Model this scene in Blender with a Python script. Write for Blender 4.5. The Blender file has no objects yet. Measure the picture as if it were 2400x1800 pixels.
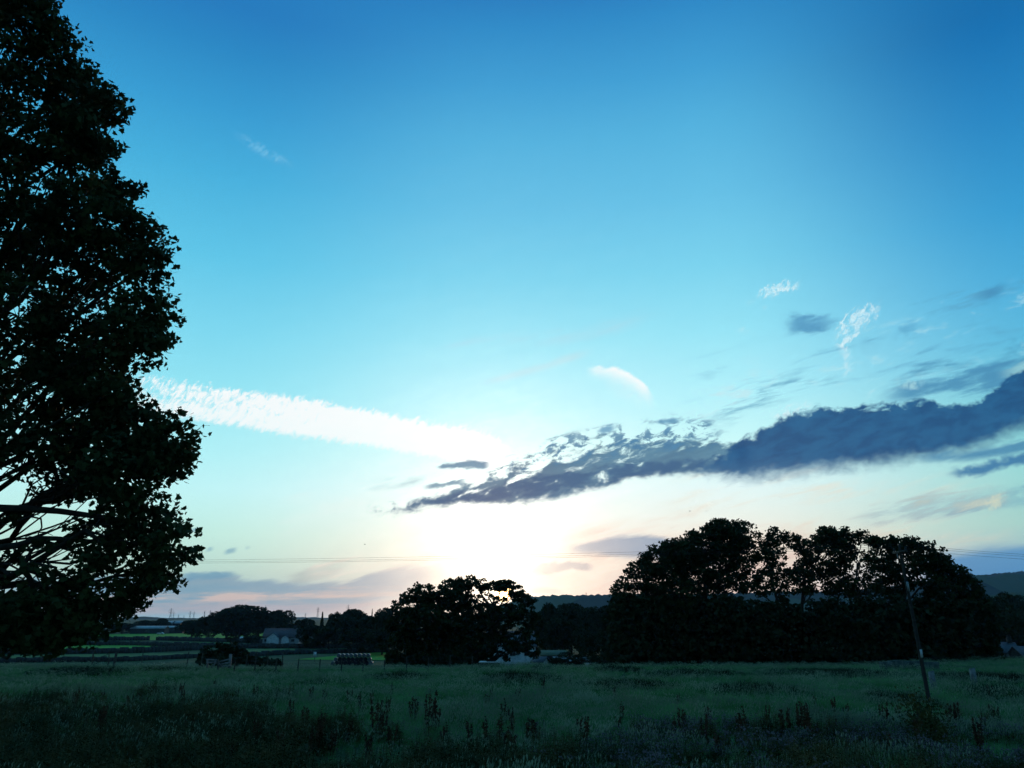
import bpy, math, random
import numpy as np
from mathutils import Vector, Matrix, noise as mnoise
R = math.radians
random.seed(7); rng = np.random.default_rng(7)
scene = bpy.context.scene
COL = scene.collection

# ------------------------------------------------------------------ camera
F = 1733.0                       # focal length in photo pixels (2400 wide)
PITCH = math.atan(545.0 / F)
CAMZ = 4.8
cs, sn = math.cos(PITCH), math.sin(PITCH)
cam = bpy.data.cameras.new('camera'); cam.sensor_width = 36; cam.lens = F / 2400 * 36
cam.clip_start = 0.1; cam.clip_end = 30000
co = bpy.data.objects.new('camera', cam); COL.objects.link(co)
co.location = (0, 0, CAMZ); co.rotation_euler = (R(90) + PITCH, 0, 0)
scene.camera = co

def uv(x, y):                    # photo pixel -> tangent-plane direction (x/y, z/y)
    a = (x - 1200) / F; b = (900 - y) / F; k = cs - b * sn
    return a / k, (sn + b * cs) / k
def P(x, y, D):                  # photo pixel + distance north -> world point
    u, v = uv(x, y); return Vector((u * D, D, CAMZ + v * D))

# ------------------------------------------------------------------ render / exposure
scene.view_settings.view_transform = 'Standard'; scene.view_settings.look = 'None'
scene.view_settings.exposure = 0; scene.view_settings.gamma = 1
scene.render.engine = 'CYCLES'
cy = scene.cycles
cy.use_denoising = True; cy.max_bounces = 5; cy.diffuse_bounces = 2; cy.glossy_bounces = 2
cy.transmission_bounces = 3; cy.transparent_max_bounces = 4; cy.volume_bounces = 0
cy.sample_clamp_indirect = 3; cy.use_adaptive_sampling = True; cy.adaptive_threshold = 0.02; cy.adaptive_min_samples = 12

# ------------------------------------------------------------------ sky (world)
SUN_PX = (1180, 1388)
su, sv = uv(*SUN_PX)
SUN_ELEV = math.atan(sv); SUN_AZ = math.atan(su)
def lin(h):
    c = [int(h[i:i+2], 16) / 255 for i in (1, 3, 5)]
    return tuple((x / 12.92 if x <= .04045 else ((x + .055) / 1.055) ** 2.4) for x in c) + (1,)

world = bpy.data.worlds.new('World'); scene.world = world; world.use_nodes = True
wt = world.node_tree; wt.nodes.clear()
W = wt.nodes; WL = wt.links
def setin(sock, v):
    if isinstance(v, bpy.types.NodeSocket): WL.new(v, sock)
    else: sock.default_value = v
def M(op, a, b=0.0, c=None, clamp=False):
    n = W.new('ShaderNodeMath'); n.operation = op; n.use_clamp = clamp
    setin(n.inputs[0], a); setin(n.inputs[1], b)
    if c is not None: setin(n.inputs[2], c)
    return n.outputs[0]
def SS(x, a, b, o0=0.0, o1=1.0, kind='SMOOTHSTEP'):
    n = W.new('ShaderNodeMapRange'); n.interpolation_type = kind
    setin(n.inputs[0], x); n.inputs[1].default_value = a; n.inputs[2].default_value = b
    n.inputs[3].default_value = o0; n.inputs[4].default_value = o1
    return n.outputs[0]
def MIX(f, a, b, mode='MIX'):
    n = W.new('ShaderNodeMix'); n.data_type = 'RGBA'; n.blend_type = mode; n.clamp_factor = True
    setin(n.inputs[0], f); setin(n.inputs[6], a); setin(n.inputs[7], b)
    return n.outputs[2]
def RAMP(f, stops):
    n = W.new('ShaderNodeValToRGB'); r = n.color_ramp; setin(n.inputs[0], f)
    while len(r.elements) < len(stops): r.elements.new(0.5)
    for e, (p, c) in zip(r.elements, sorted(stops)): e.position = p; e.color = c
    return n.outputs[0]
tc = W.new('ShaderNodeTexCoord'); sep = W.new('ShaderNodeSeparateXYZ'); WL.new(tc.outputs['Generated'], sep.inputs[0])
dx, dy, dz = sep.outputs
front = SS(dy, 0.12, 0.3)
sy = M('MAXIMUM', dy, 0.05)
U = M('DIVIDE', dx, sy); V = M('DIVIDE', dz, sy)
elev = M('ARCSINE', dz)
EL = M('DIVIDE', elev, math.pi / 2, clamp=True)
def elevpos(x, y):
    u, v = uv(x, y); return math.atan(v / math.sqrt(1 + u * u)) / (math.pi / 2)
def ramp_at(x, stops):
    st = [(max(0.0, elevpos(x, y)), lin(c)) for y, c in stops]
    st.append((1.0, lin('#1c74aa')))
    return RAMP(EL, st)
left = ramp_at(500, [(0, '#257cbf'), (100, '#2a88c5'), (250, '#379cd3'), (400, '#46b0de'), (600, '#5fc7ea'), (780, '#7edaf2'), (900, '#92e6f6'),
                     (1050, '#b0f4fb'), (1147, '#c4fbfd'), (1250, '#c8f6ea'), (1340, '#c4e8da'), (1440, '#a4cede')])
mid = ramp_at(1180, [(0, '#2a80c1'), (60, '#2f8bc8'), (200, '#409fd5'), (330, '#53b2df'), (497, '#66c2e8'), (650, '#7ad4f0'), (800, '#96e6f8'),
                     (950, '#b4f5ff'), (1050, '#ccfeff'), (1150, '#e6ffff'), (1300, '#fff6e0'), (1440, '#fbdcc8')])
right = ramp_at(2360, [(0, '#166eae'), (57, '#1672b3'), (250, '#2585c3'), (497, '#379dd4'), (660, '#4aaddc'), (800, '#5abadf'), (980, '#80d2dc'),
                       (1100, '#94dad8'), (1230, '#a0d6ce'), (1290, '#98c4cc'), (1340, '#66a2cc'), (1440, '#5590bf')])
az = M('ARCTAN2', dx, dy)
def azp(x, y=1000): return math.atan(uv(x, y)[0])
sky = MIX(SS(az, azp(1180), azp(450), 0, 1), mid, left)
sky = MIX(SS(az, azp(1680), azp(2580), 0, 1), sky, right)
# the side of the sky away from the sun: dim evening blue
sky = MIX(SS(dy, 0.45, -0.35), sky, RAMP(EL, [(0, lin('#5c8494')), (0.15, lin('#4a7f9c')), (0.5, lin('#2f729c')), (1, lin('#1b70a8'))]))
st = W.new('ShaderNodeTexSky'); st.sky_type = 'NISHITA'; st.sun_disc = False
st.sun_elevation = SUN_ELEV; st.sun_rotation = SUN_AZ
# glow round the low sun
du = M('SUBTRACT', U, su); dv = M('SUBTRACT', V, sv)
def gauss(sx_, sy_, ou=0, ov=0):
    a = M('POWER', M('ABSOLUTE', M('DIVIDE', M('SUBTRACT', du, ou), sx_)), 2)
    b = M('POWER', M('ABSOLUTE', M('DIVIDE', M('SUBTRACT', dv, ov), sy_)), 2)
    return M('MULTIPLY', M('EXPONENT', M('MULTIPLY', M('ADD', a, b), -1)), front)
g_core = gauss(0.12, 0.05, -.008, .008); g_small = gauss(0.078, 0.10, -.014, 0.045); g_mid = gauss(0.20, 0.17, 0, 0.08); g_wide = gauss(.42, .30, -.05, .14)
# shared noises in (U,V)
def NOISE(su_, sv_, rot, scale, detail, rough, seed, dist=0.0):
    cmb = W.new('ShaderNodeCombineXYZ'); WL.new(U, cmb.inputs[0]); WL.new(V, cmb.inputs[1])
    mp = W.new('ShaderNodeMapping'); mp.vector_type = 'TEXTURE'
    WL.new(cmb.outputs[0], mp.inputs[0]); mp.inputs['Rotation'].default_value = (0, 0, R(rot))
    mp.inputs['Scale'].default_value = (su_, sv_, 1); mp.inputs['Location'].default_value = (seed * 1.37, seed * .71, seed)
    n = W.new('ShaderNodeTexNoise'); WL.new(mp.outputs[0], n.inputs['Vector'])
    n.inputs['Scale'].default_value = scale; n.inputs['Detail'].default_value = detail
    n.inputs['Roughness'].default_value = rough; n.inputs['Distortion'].default_value = dist
    return M('SUBTRACT', n.outputs[0], 0.5)
nCum = NOISE(1.7, 1.0, 14, 62, 5, .62, 1, .3)      # billowy edges
nHol = NOISE(2.2, .9, 16, 52, 5, .6, 2, .4)       # broken patches
nStr = NOISE(6.0, 1.0, 15, 44, 6, .62, 3, .2)       # rising streaks
nFlat = NOISE(9.0, 1.0, 3, 40, 5, .62, 4, .2)       # flat streaks low down
nFine = NOISE(.8, 1.7, -35, 120, 4, .68, 5, .5)     # ripples in the contrail
def CURVE(tt, vals, vmin, vmax):
    n = W.new('ShaderNodeFloatCurve'); setin(n.inputs[1], tt); c = n.mapping.curves[0]
    pts = [(t, (v - vmin) / (vmax - vmin)) for t, v in vals]
    while len(c.points) < len(pts): c.points.new(0.5, 0.5)
    for p, q in zip(c.points, pts): p.location = q; p.handle_type = 'AUTO'
    n.mapping.use_clip = False; n.mapping.update()
    return M('MULTIPLY_ADD', n.outputs[0], vmax - vmin, vmin)
def CLOUD(sky, top, bot, color, op=1.0, edge=nCum, amp=14, soft=10, softb=None, ends=40, hole=None, hr=(-.2, .2), color2=None, tint=None, cn=None):
    pxs = 0.00068
    # every input waits for the cloud before it, so few values are alive at once in the shader
    eps = M('MULTIPLY', sky, 1e-9)
    g_ = lambda x: M('ADD', x, eps) if isinstance(x, bpy.types.NodeSocket) else x
    U = g_(globals()['U']); V = g_(globals()['V']); edge = g_(edge); hole = None if hole is None else g_(hole); cn = None if cn is None else g_(cn)
    if tint: tint = (tint[0], g_(tint[1]), tint[2])
    softb = softb or soft
    T = [uv(*p) for p in top]; B = [uv(*p) for p in bot]
    u0 = min(T[0][0], B[0][0]); u1 = max(T[-1][0], B[-1][0])
    vs = [p[1] for p in T + B]; v0, v1 = min(vs) - .01, max(vs) + .01
    t = M('DIVIDE', M('SUBTRACT', U, u0), u1 - u0, clamp=True)
    tv = CURVE(t, [((p[0] - u0) / (u1 - u0), p[1]) for p in T], v0, v1)
    bv = CURVE(t, [((p[0] - u0) / (u1 - u0), p[1]) for p in B], v0, v1)
    m = SS(M('MULTIPLY_ADD', edge, amp * pxs * 4.5, M('SUBTRACT', tv, V)), -soft * pxs, soft * pxs)
    m2 = SS(M('MULTIPLY_ADD', edge, amp * pxs * 3, M('SUBTRACT', V, bv)), -softb * pxs, softb * pxs)
    m = M('MULTIPLY', m, m2)
    if ends:
        m = M('MULTIPLY', m, SS(U, u0, u0 + ends * pxs)); m = M('MULTIPLY', m, SS(U, u1, u1 - ends * pxs))
    if hole is not None: m = M('MULTIPLY', m, SS(hole, hr[0], hr[1]))
    m = M('MULTIPLY', m, M('MULTIPLY', front, op), clamp=True)
    colr = lin(color)
    if color2: colr = MIX(SS(cn if cn is not None else edge, -.15, .15), lin(color), lin(color2))
    if tint: colr = MIX(M('MULTIPLY', tint[1], tint[2]), colr, lin(tint[0]))
    return MIX(m, sky, colr)

sky = MIX(M('MULTIPLY', g_mid, .45), sky, (1.0, 1.0, .97, 1))
# pale cirrus veils lit by the sun
sky = CLOUD(sky, [(1500, 1090), (1800, 1090), (2100, 1150), (2400, 1130)], [(1500, 1330), (1800, 1350), (2100, 1300), (2400, 1290)], '#f1e6d2', .55, nStr, 30, 50, hole=nStr, hr=(-.06, .2), ends=150)
sky = CLOUD(sky, [(1280, 1240), (1500, 1250), (1700, 1240), (2000, 1290)], [(1280, 1420), (1500, 1430), (1700, 1430), (2000, 1430)], '#f2cfc0', .75, nStr, 20, 40, hole=nStr, hr=(-.25, .15), ends=120)
sky = CLOUD(sky, [(640, 1190), (800, 1160), (1000, 1170)], [(640, 1260), (800, 1220), (1000, 1210)], '#e9fbf6', .5, nStr, 20, 30, hole=nStr, hr=(-.15, .15))
# low evening bands on the left
sky = CLOUD(sky, [(0, 1360), (400, 1352), (560, 1352), (700, 1368), (790, 1366), (880, 1342), (960, 1325), (1060, 1312)],
            [(0, 1440), (400, 1440), (560, 1440), (700, 1440), (800, 1430), (900, 1410), (980, 1385), (1060, 1335)], '#74a6c0', .92, nStr, 9, 6, 14, ends=60, color2='#92b0c0', cn=nFlat, tint=('#f0d8d0', g_mid, .8))
sky = CLOUD(sky, [(0, 1392), (400, 1396), (650, 1392), (800, 1376), (960, 1362), (1060, 1340)],
            [(0, 1404), (400, 1405), (650, 1405), (800, 1404), (960, 1392), (1060, 1365)], '#e8cfc4', .8, nFlat, 16, 6, ends=60, hole=nFlat, hr=(-.12, .08))
sky = CLOUD(sky, [(0, 1418), (400, 1418), (700, 1415), (900, 1408), (1060, 1395)], [(0, 1445), (400, 1445), (700, 1445), (900, 1440), (1060, 1430)], '#c9bcc4', .55, nFlat, 14, 8, ends=40, hole=nFlat, hr=(-.1, .12), tint=('#f6cdb8', g_mid, .7))
sky = CLOUD(sky, [(660, 1352), (740, 1330), (830, 1312)], [(660, 1368), (740, 1358), (830, 1325)], '#b9c6c2', .75, nStr, 10, 7, hole=nStr, hr=(-.12, .1))
sky = CLOUD(sky, [(700, 1330), (800, 1318), (960, 1308), (1060, 1290)], [(700, 1352), (800, 1345), (960, 1325), (1060, 1310)], '#fdf4e4', .75, nStr, 20, 9, hole=nStr, hr=(-.05, .15))
sky = CLOUD(sky, [(400, 1345), (500, 1340), (572, 1346)], [(400, 1362), (500, 1358), (572, 1352)], '#6fa6c2', .85, nCum, 5, 5, ends=40)
for (xa, ya, xb, yb, hh) in ((478, 1292, 505, 1284, 4), (520, 1296, 560, 1286, 5), (570, 1286, 590, 1282, 3), (440, 1245, 475, 1240, 3)):
    sky = CLOUD(sky, [(xa, ya - hh), (xb, yb - hh)], [(xa, ya + hh), (xb, yb + hh)], '#7fb4c6', .8, nCum, 3, 3, ends=14)
# right-hand low bands
sky = CLOUD(sky, [(1310, 1288), (1400, 1268), (1450, 1256), (1540, 1258), (1700, 1300)], [(1310, 1292), (1400, 1296), (1450, 1306), (1540, 1312), (1700, 1330)], '#5f93ba', .95, nStr, 8, 7, 9, ends=50, color2='#7ea4c0', tint=('#cdb8b8', g_mid, .6))
sky = CLOUD(sky, [(1225, 1336), (1290, 1320), (1350, 1318), (1400, 1328)], [(1225, 1345), (1290, 1344), (1350, 1336), (1400, 1334)], '#a9a6b2', .9, nCum, 6, 4, 4, ends=25)
sky = CLOUD(sky, [(1230, 1384), (1280, 1378), (1330, 1384)], [(1230, 1389), (1280, 1392), (1330, 1391)], '#bba8ae', .8, nStr, 5, 3, ends=25)
sky = CLOUD(sky, [(2150, 1310), (2250, 1296), (2330, 1284), (2600, 1284)], [(2150, 1400), (2250, 1400), (2330, 1400), (2600, 1400)], '#4a92c8', .85, nStr, 8, 14, ends=60)
sky = CLOUD(sky, [(1950, 1215), (2100, 1180), (2250, 1165), (2600, 1110)], [(1950, 1240), (2100, 1215), (2250, 1205), (2600, 1160)], '#5c9cbc', .7, nStr, 22, 14, ends=120, hole=nStr, hr=(-.12, .15))
sky = CLOUD(sky, [(1980, 1195), (2080, 1180), (2200, 1172), (2400, 1140)], [(1980, 1220), (2080, 1212), (2200, 1195), (2400, 1170)], '#e8e6c6', .6, nStr, 18, 10, ends=80, hole=nStr, hr=(-.02, .2))
sky = CLOUD(sky, [(2290, 1190), (2330, 1165), (2370, 1150)], [(2290, 1205), (2330, 1192), (2370, 1165)], '#e6e8c8', .6, nStr, 24, 9, ends=40, hole=nFine, hr=(-.2, .1))
sky = CLOUD(sky, [(1600, 1252), (1900, 1245), (2400, 1230)], [(1600, 1290), (1900, 1290), (2400, 1262)], '#e6d2bc', .45, nStr, 22, 20, ends=120, hole=nFlat, hr=(-.05, .2))
# contrail
sky = CLOUD(sky, [(290, 880), (370, 889), (470, 905), (600, 922), (700, 935), (800, 952), (1000, 990), (1120, 1012), (1165, 1030), (1215, 1062)],
            [(290, 950), (370, 962), (480, 984), (600, 1003), (700, 1020), (800, 1032), (1000, 1066), (1120, 1088), (1165, 1092), (1215, 1066)], '#f8feff', .98, nFine, 12, 7, 9, ends=50,
            hole=M('ADD', nFine, SS(U, uv(300, 930)[0], uv(1050, 1040)[0], -.05, .42, 'LINEAR')), hr=(-.12, .16))
sky = CLOUD(sky, [(290, 925), (480, 948), (700, 985), (1000, 1035), (1120, 1060)], [(290, 955), (480, 982), (700, 1016), (1000, 1062), (1120, 1082)], '#f4feff', .75, nFine, 9, 12, 9, ends=90, hole=M('ADD', nFine, SS(U, uv(300, 930)[0], uv(700, 1000)[0], 0, .3, 'LINEAR')), hr=(-.2, .1))
# short bright arc, faint streaks
sky = CLOUD(sky, [(1368, 864), (1400, 861), (1450, 866), (1500, 890), (1525, 918), (1540, 946)], [(1368, 870), (1400, 874), (1450, 886), (1500, 915), (1525, 938), (1540, 950)], '#fbffff', .9, nCum, 7, 5, 24, ends=30, hole=nStr, hr=(-.4, .0))
sky = CLOUD(sky, [(1400, 878), (1450, 890), (1500, 915), (1540, 945)], [(1400, 900), (1450, 925), (1500, 950), (1540, 965)], '#dcf8fc', .5, nStr, 10, 20, ends=50, hole=nFine, hr=(-.3, .2))
sky = CLOUD(sky, [(540, 300), (620, 346), (700, 388)], [(540, 312), (620, 366), (700, 398)], '#8fd0ee', .42, nFine, 6, 9, hole=nFine, hr=(-.1, .15), ends=60)
sky = CLOUD(sky, [(980, 830), (1150, 790), (1400, 765), (1560, 715)], [(980, 845), (1150, 812), (1400, 785), (1560, 728)], '#b9d8e8', .42, nStr, 14, 14, hole=nStr, hr=(-.15, .15), ends=100)
sky = CLOUD(sky, [(1110, 895), (1250, 860), (1400, 812)], [(1110, 908), (1250, 872), (1400, 826)], '#cfe2e8', .4, nStr, 8, 9, ends=60)
def ADDC(f, sky, c):
    n = W.new('ShaderNodeMix'); n.data_type = 'RGBA'; n.blend_type = 'ADD'; n.clamp_result = False
    setin(n.inputs[0], f); setin(n.inputs[6], sky); setin(n.inputs[7], c); return n.outputs[2]
gr_ = M('SQRT', M('ADD', M('POWER', M('ABSOLUTE', M('ADD', du, .010)), 2), M('POWER', M('ABSOLUTE', M('MULTIPLY', M('SUBTRACT', dv, .025), .72)), 2)))
gr_ = M('MULTIPLY', gr_, M('MULTIPLY_ADD', M('ADD', nCum, nStr), .45, 1.0))
halo = M('MULTIPLY', M('EXPONENT', M('DIVIDE', gr_, -.042)), front, clamp=True)
halo2 = M('MULTIPLY', M('EXPONENT', M('DIVIDE', gr_, -.12)), front, clamp=True)
sky = ADDC(halo, sky, (2.5, 2.3, 1.85, 1))
sky = ADDC(halo2, sky, (.32, .28, .21, 1))
sky = MIX(M('MULTIPLY', g_core, .5), sky, (1.6, 1.34, 1.02, 1))
# dark broken cloud in the middle
slope = M('MULTIPLY_ADD', U, -.20, V)
holeC = M('ADD', nHol, SS(slope, uv(1300, 1140)[1] - .2 * uv(1300, 1140)[0], uv(1300, 1050)[1] - .2 * uv(1300, 1050)[0], .20, -.035, 'LINEAR'))
sky = CLOUD(sky, [(850, 1200), (905, 1190), (960, 1178), (1040, 1155), (1120, 1130), (1170, 1085), (1220, 1063), (1300, 1052), (1380, 1025), (1450, 1012), (1560, 1015), (1650, 1030), (1780, 1050)],
            [(850, 1202), (905, 1202), (960, 1196), (1040, 1186), (1100, 1178), (1170, 1183), (1230, 1178), (1330, 1160), (1420, 1140), (1500, 1118), (1600, 1110), (1680, 1108), (1780, 1110)],
            '#34668a', .93, nCum, 13, 7, 10, ends=40, hole=holeC, hr=(-.03, .11), color2='#4e819e', cn=nStr, tint=('#7e7886', g_small, .3))
sky = CLOUD(sky, [(940, 1188), (1040, 1166), (1150, 1142), (1300, 1112), (1450, 1092), (1600, 1080), (1700, 1085)],
            [(940, 1194), (1040, 1180), (1150, 1176), (1300, 1158), (1450, 1125), (1600, 1104), (1700, 1100)], '#38618a', .85, nCum, 12, 8, 7, ends=60, hole=nHol, hr=(-.15, .02), tint=('#7e7484', g_small, .35))
sky = CLOUD(sky, [(1015, 1092), (1060, 1086), (1110, 1080), (1155, 1088)], [(1015, 1098), (1060, 1098), (1110, 1098), (1155, 1094)], '#5f87a6', .9, nCum, 6, 3, ends=20)
sky = CLOUD(sky, [(985, 1140), (1040, 1130), (1100, 1122)], [(985, 1146), (1040, 1140), (1100, 1132)], '#5f8ca8', .85, nCum, 6, 3, ends=25)
sky = CLOUD(sky, [(1392, 1010), (1425, 998), (1448, 994)], [(1392, 1013), (1425, 1014), (1448, 1004)], '#5f9abf', .85, nCum, 4, 4, ends=18)
sky = CLOUD(sky, [(1530, 988), (1570, 982), (1600, 986)], [(1530, 993), (1570, 992), (1600, 990)], '#5f9abf', .85, nCum, 4, 4, ends=18)
sky = CLOUD(sky, [(1400, 1045), (1520, 1000), (1640, 990), (1700, 1010)], [(1400, 1080), (1520, 1060), (1640, 1045), (1700, 1040)], '#4f88b0', .9, nHol, 10, 8, ends=60, hole=nHol, hr=(0, .1))
sky = CLOUD(sky, [(1150, 1085), (1260, 1042), (1400, 1008), (1520, 992), (1640, 985), (1720, 1000)], [(1150, 1120), (1260, 1100), (1400, 1075), (1520, 1060), (1640, 1050), (1720, 1050)], '#4a80a6', .9, nHol, 14, 12, ends=70, hole=nCum, hr=(.0, .1))
sky = CLOUD(sky, [(820, 1135), (900, 1125), (1010, 1118)], [(820, 1145), (900, 1142), (1010, 1132)], '#8fb9c6', .5, nStr, 8, 8, ends=40, hole=nStr, hr=(-.05, .1))
# rippled patches above
sky = CLOUD(sky, [(1620, 920), (1750, 890), (1900, 880), (2000, 885)], [(1620, 975), (1750, 965), (1850, 925), (2000, 900)], '#6fb0cc', .75, nStr, 18, 16, ends=70, hole=nStr, hr=(-.04, .1))
sky = CLOUD(sky, [(1600, 930), (1700, 900), (1800, 880)], [(1600, 980), (1700, 965), (1800, 915)], '#cfeaf0', .5, nStr, 14, 14, ends=60, hole=nHol, hr=(0, .15))
sky = CLOUD(sky, [(1560, 880), (1800, 830), (2100, 700), (2400, 630), (2600, 600)], [(1560, 990), (1850, 940), (2100, 890), (2400, 840), (2600, 800)], '#5aa2c8', .7, nStr, 30, 40, ends=200, hole=nStr, hr=(.03, .2))
sky = CLOUD(sky, [(1560, 860), (1800, 840), (2100, 740), (2400, 660), (2600, 640)], [(1560, 990), (1850, 940), (2100, 890), (2400, 840), (2600, 800)], '#c4ecf4', .5, nStr, 30, 40, ends=200, hole=M('MULTIPLY', M('ADD', nStr, nHol), -1), hr=(.06, .3))
# dark bank on the right, with a paler shelf above it and streaks beneath
sky = CLOUD(sky, [(2040, 930), (2120, 885), (2200, 852), (2300, 850), (2400, 830), (2600, 790)], [(2040, 945), (2120, 935), (2200, 930), (2300, 925), (2400, 880), (2600, 830)], '#4489b4', .85, nStr, 20, 14, ends=90, hole=nStr, hr=(-.16, .08))
sky = CLOUD(sky, [(2080, 905), (2130, 885), (2180, 872)], [(2080, 918), (2130, 912), (2180, 895)], '#b5e6ec', .7, nCum, 16, 8, ends=50, hole=M('ADD', nFine, nStr), hr=(-.15, .15))
sky = CLOUD(sky, [(2330, 880), (2400, 850), (2500, 820)], [(2330, 888), (2400, 868), (2500, 835)], '#9fd6da', .7, nStr, 18, 6, ends=60, hole=nStr, hr=(-.2, .05))
sky = CLOUD(sky, [(1600, 1096), (1665, 1082), (1700, 1062), (1760, 1024), (1800, 1000), (1870, 968), (1940, 954), (1985, 962), (2040, 952), (2110, 950), (2160, 938), (2220, 950), (2290, 940), (2340, 905), (2400, 868), (2600, 800)],
            [(1600, 1098), (1665, 1108), (1720, 1118), (1800, 1116), (1900, 1104), (2000, 1094), (2100, 1080), (2200, 1066), (2300, 1044), (2400, 1000), (2600, 940)],
            '#154c7e', .98, nCum, 14, 8, 24, ends=70, color2='#1f5e8e', cn=nHol, tint=('#3f6f98', SS(V, uv(1900, 1060)[1], uv(1900, 1120)[1]), .7))
sky = CLOUD(sky, [(2120, 1068), (2250, 1062), (2400, 1030), (2600, 1000)], [(2120, 1080), (2250, 1078), (2400, 1058), (2600, 1030)], '#3f82ae', .85, nStr, 12, 10, ends=90, hole=nStr, hr=(-.2, .0))
sky = CLOUD(sky, [(2205, 1110), (2280, 1092), (2340, 1080), (2420, 1058), (2600, 1040)], [(2205, 1114), (2280, 1114), (2340, 1100), (2420, 1080), (2600, 1060)], '#2f72a6', .9, nCum, 8, 7, ends=50)
# small dark puffs
for top, bot, c, o in (([(1815, 762), (1870, 736), (1930, 736), (1975, 752)], [(1815, 772), (1870, 780), (1930, 778), (1975, 770)], '#4a8dbb', .8),
                       ([(2080, 795), (2130, 765), (2180, 750)], [(2080, 799), (2130, 788), (2180, 760)], '#4a92c0', .7),
                       ([(2005, 818), (2040, 806), (2075, 818)], [(2005, 824), (2040, 824), (2075, 824)], '#5f9cc4', .6),
                       ([(2270, 705), (2320, 672), (2380, 658)], [(2270, 712), (2320, 700), (2380, 672)], '#3f86b4', .65),
                       ([(2340, 810), (2400, 800), (2500, 790)], [(2340, 828), (2400, 828), (2500, 815)], '#3f88b4', .7)):
    sky = CLOUD(sky, top, bot, c, o, nCum, 22, 12, ends=60, hole=M('ADD', nStr, nHol), hr=(-.3, .1))
# small white wisps
for top, bot, o, am in (([(1765, 690), (1800, 676), (1840, 664), (1880, 660)], [(1765, 692), (1800, 696), (1840, 684), (1880, 674)], .85, 9),
                    ([(1742, 709), (1775, 704)], [(1742, 713), (1775, 708)], .6, 3), ([(1775, 724), (1805, 716)], [(1775, 728), (1805, 724)], .7, 3),
                    ([(1950, 800), (1965, 765), (1990, 742), (2030, 720), (2072, 714)], [(1950, 815), (1965, 812), (1990, 800), (2030, 760), (2072, 722)], .85, 14),
                    ([(1962, 810), (1985, 815), (2000, 830), (2008, 860)], [(1962, 830), (1975, 882), (1990, 872), (2008, 868)], .85, 12),
                    ([(1735, 888), (1760, 884)], [(1735, 892), (1760, 892)], .7, 3), ([(1792, 878), (1810, 868), (1825, 876)], [(1792, 882), (1810, 886), (1825, 884)], .75, 4),
                    ([(1800, 972), (1860, 948), (1912, 938)], [(1800, 982), (1860, 968), (1912, 950)], .85, 6),
                    ([(2018, 938), (2040, 920), (2062, 900)], [(2018, 941), (2040, 925), (2062, 904)], .75, 2),
                    ([(1715, 770), (1775, 772)], [(1715, 776), (1775, 784)], .4, 6)):
    sky = CLOUD(sky, top, bot, '#dff6fc', o * .85, nFine, am * 1.5, 7, ends=26, hole=M('ADD', nFine, nStr), hr=(-.14, .16))
dd = M('SQRT', M('ADD', M('MULTIPLY', du, du), M('MULTIPLY', dv, dv)))
disc = M('MULTIPLY', SS(dd, .014, .006), front)
sky = MIX(disc, sky, (16, 9.5, 3.6, 1))
# below the horizon
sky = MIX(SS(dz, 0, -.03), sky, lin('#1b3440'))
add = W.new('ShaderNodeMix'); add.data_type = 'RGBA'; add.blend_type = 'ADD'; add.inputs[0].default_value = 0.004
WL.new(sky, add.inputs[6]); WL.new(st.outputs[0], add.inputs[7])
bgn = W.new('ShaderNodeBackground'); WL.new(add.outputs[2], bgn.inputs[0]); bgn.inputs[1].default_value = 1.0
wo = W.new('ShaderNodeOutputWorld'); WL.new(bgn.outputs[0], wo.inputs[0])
world.cycles.sampling_method = 'MANUAL'; world.cycles.sample_map_resolution = 1024

# ------------------------------------------------------------------ sun (just above the ridge, behind the middle trees)
sl = bpy.data.lights.new('sun', 'SUN'); sl.energy = 0.5; sl.angle = R(0.8); sl.color = (1, .62, .34)
so = bpy.data.objects.new('sun', sl); COL.objects.link(so)
sd = Vector((su, 1, sv)).normalized()
so.rotation_euler = sd.to_track_quat('Z', 'Y').to_euler(); so.location = (0, 0, 60)

# ------------------------------------------------------------------ materials
def mat(name, color, rough=.85, var=None, scale=3.0, spec=.25, translucent=0.0, detail=3, bump=0, metallic=0):
    m = bpy.data.materials.new(name); m.use_nodes = True; nt = m.node_tree; n = nt.nodes; l = nt.links
    b = n['Principled BSDF']; b.inputs['Roughness'].default_value = rough
    b.inputs['Specular IOR Level'].default_value = spec; b.inputs['Metallic'].default_value = metallic
    c = color + (1,) if len(color) == 3 else color
    b.inputs['Base Color'].default_value = c; src = None
    g = n.new('ShaderNodeNewGeometry'); no = n.new('ShaderNodeTexNoise')
    l.new(g.outputs['Position'], no.inputs['Vector']); no.inputs['Scale'].default_value = scale; no.inputs['Detail'].default_value = detail
    if var:
        mx = n.new('ShaderNodeMix'); mx.data_type = 'RGBA'; mx.inputs[6].default_value = c; mx.inputs[7].default_value = var + (1,)
        mr = n.new('ShaderNodeMapRange'); mr.inputs[1].default_value = .38; mr.inputs[2].default_value = .62
        l.new(no.outputs[0], mr.inputs[0]); l.new(mr.outputs[0], mx.inputs[0]); l.new(mx.outputs[2], b.inputs['Base Color']); src = mx.outputs[2]
    if bump:
        bp = n.new('ShaderNodeBump'); bp.inputs['Strength'].default_value = bump; l.new(no.outputs[0], bp.inputs['Height']); l.new(bp.outputs[0], b.inputs['Normal'])
    if translucent:
        t = n.new('ShaderNodeBsdfTranslucent'); ms = n.new('ShaderNodeMixShader'); ms.inputs[0].default_value = translucent
        if src: l.new(src, t.inputs[0])
        else: t.inputs[0].default_value = c
        l.new(b.outputs[0], ms.inputs[1]); l.new(t.outputs[0], ms.inputs[2]); l.new(ms.outputs[0], n['Material Output'].inputs[0])
    return m
m_leaf = mat('sycamore_leaf', (.026, .042, .016), .8, (.045, .062, .018), .8, .15, .15)
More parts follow.
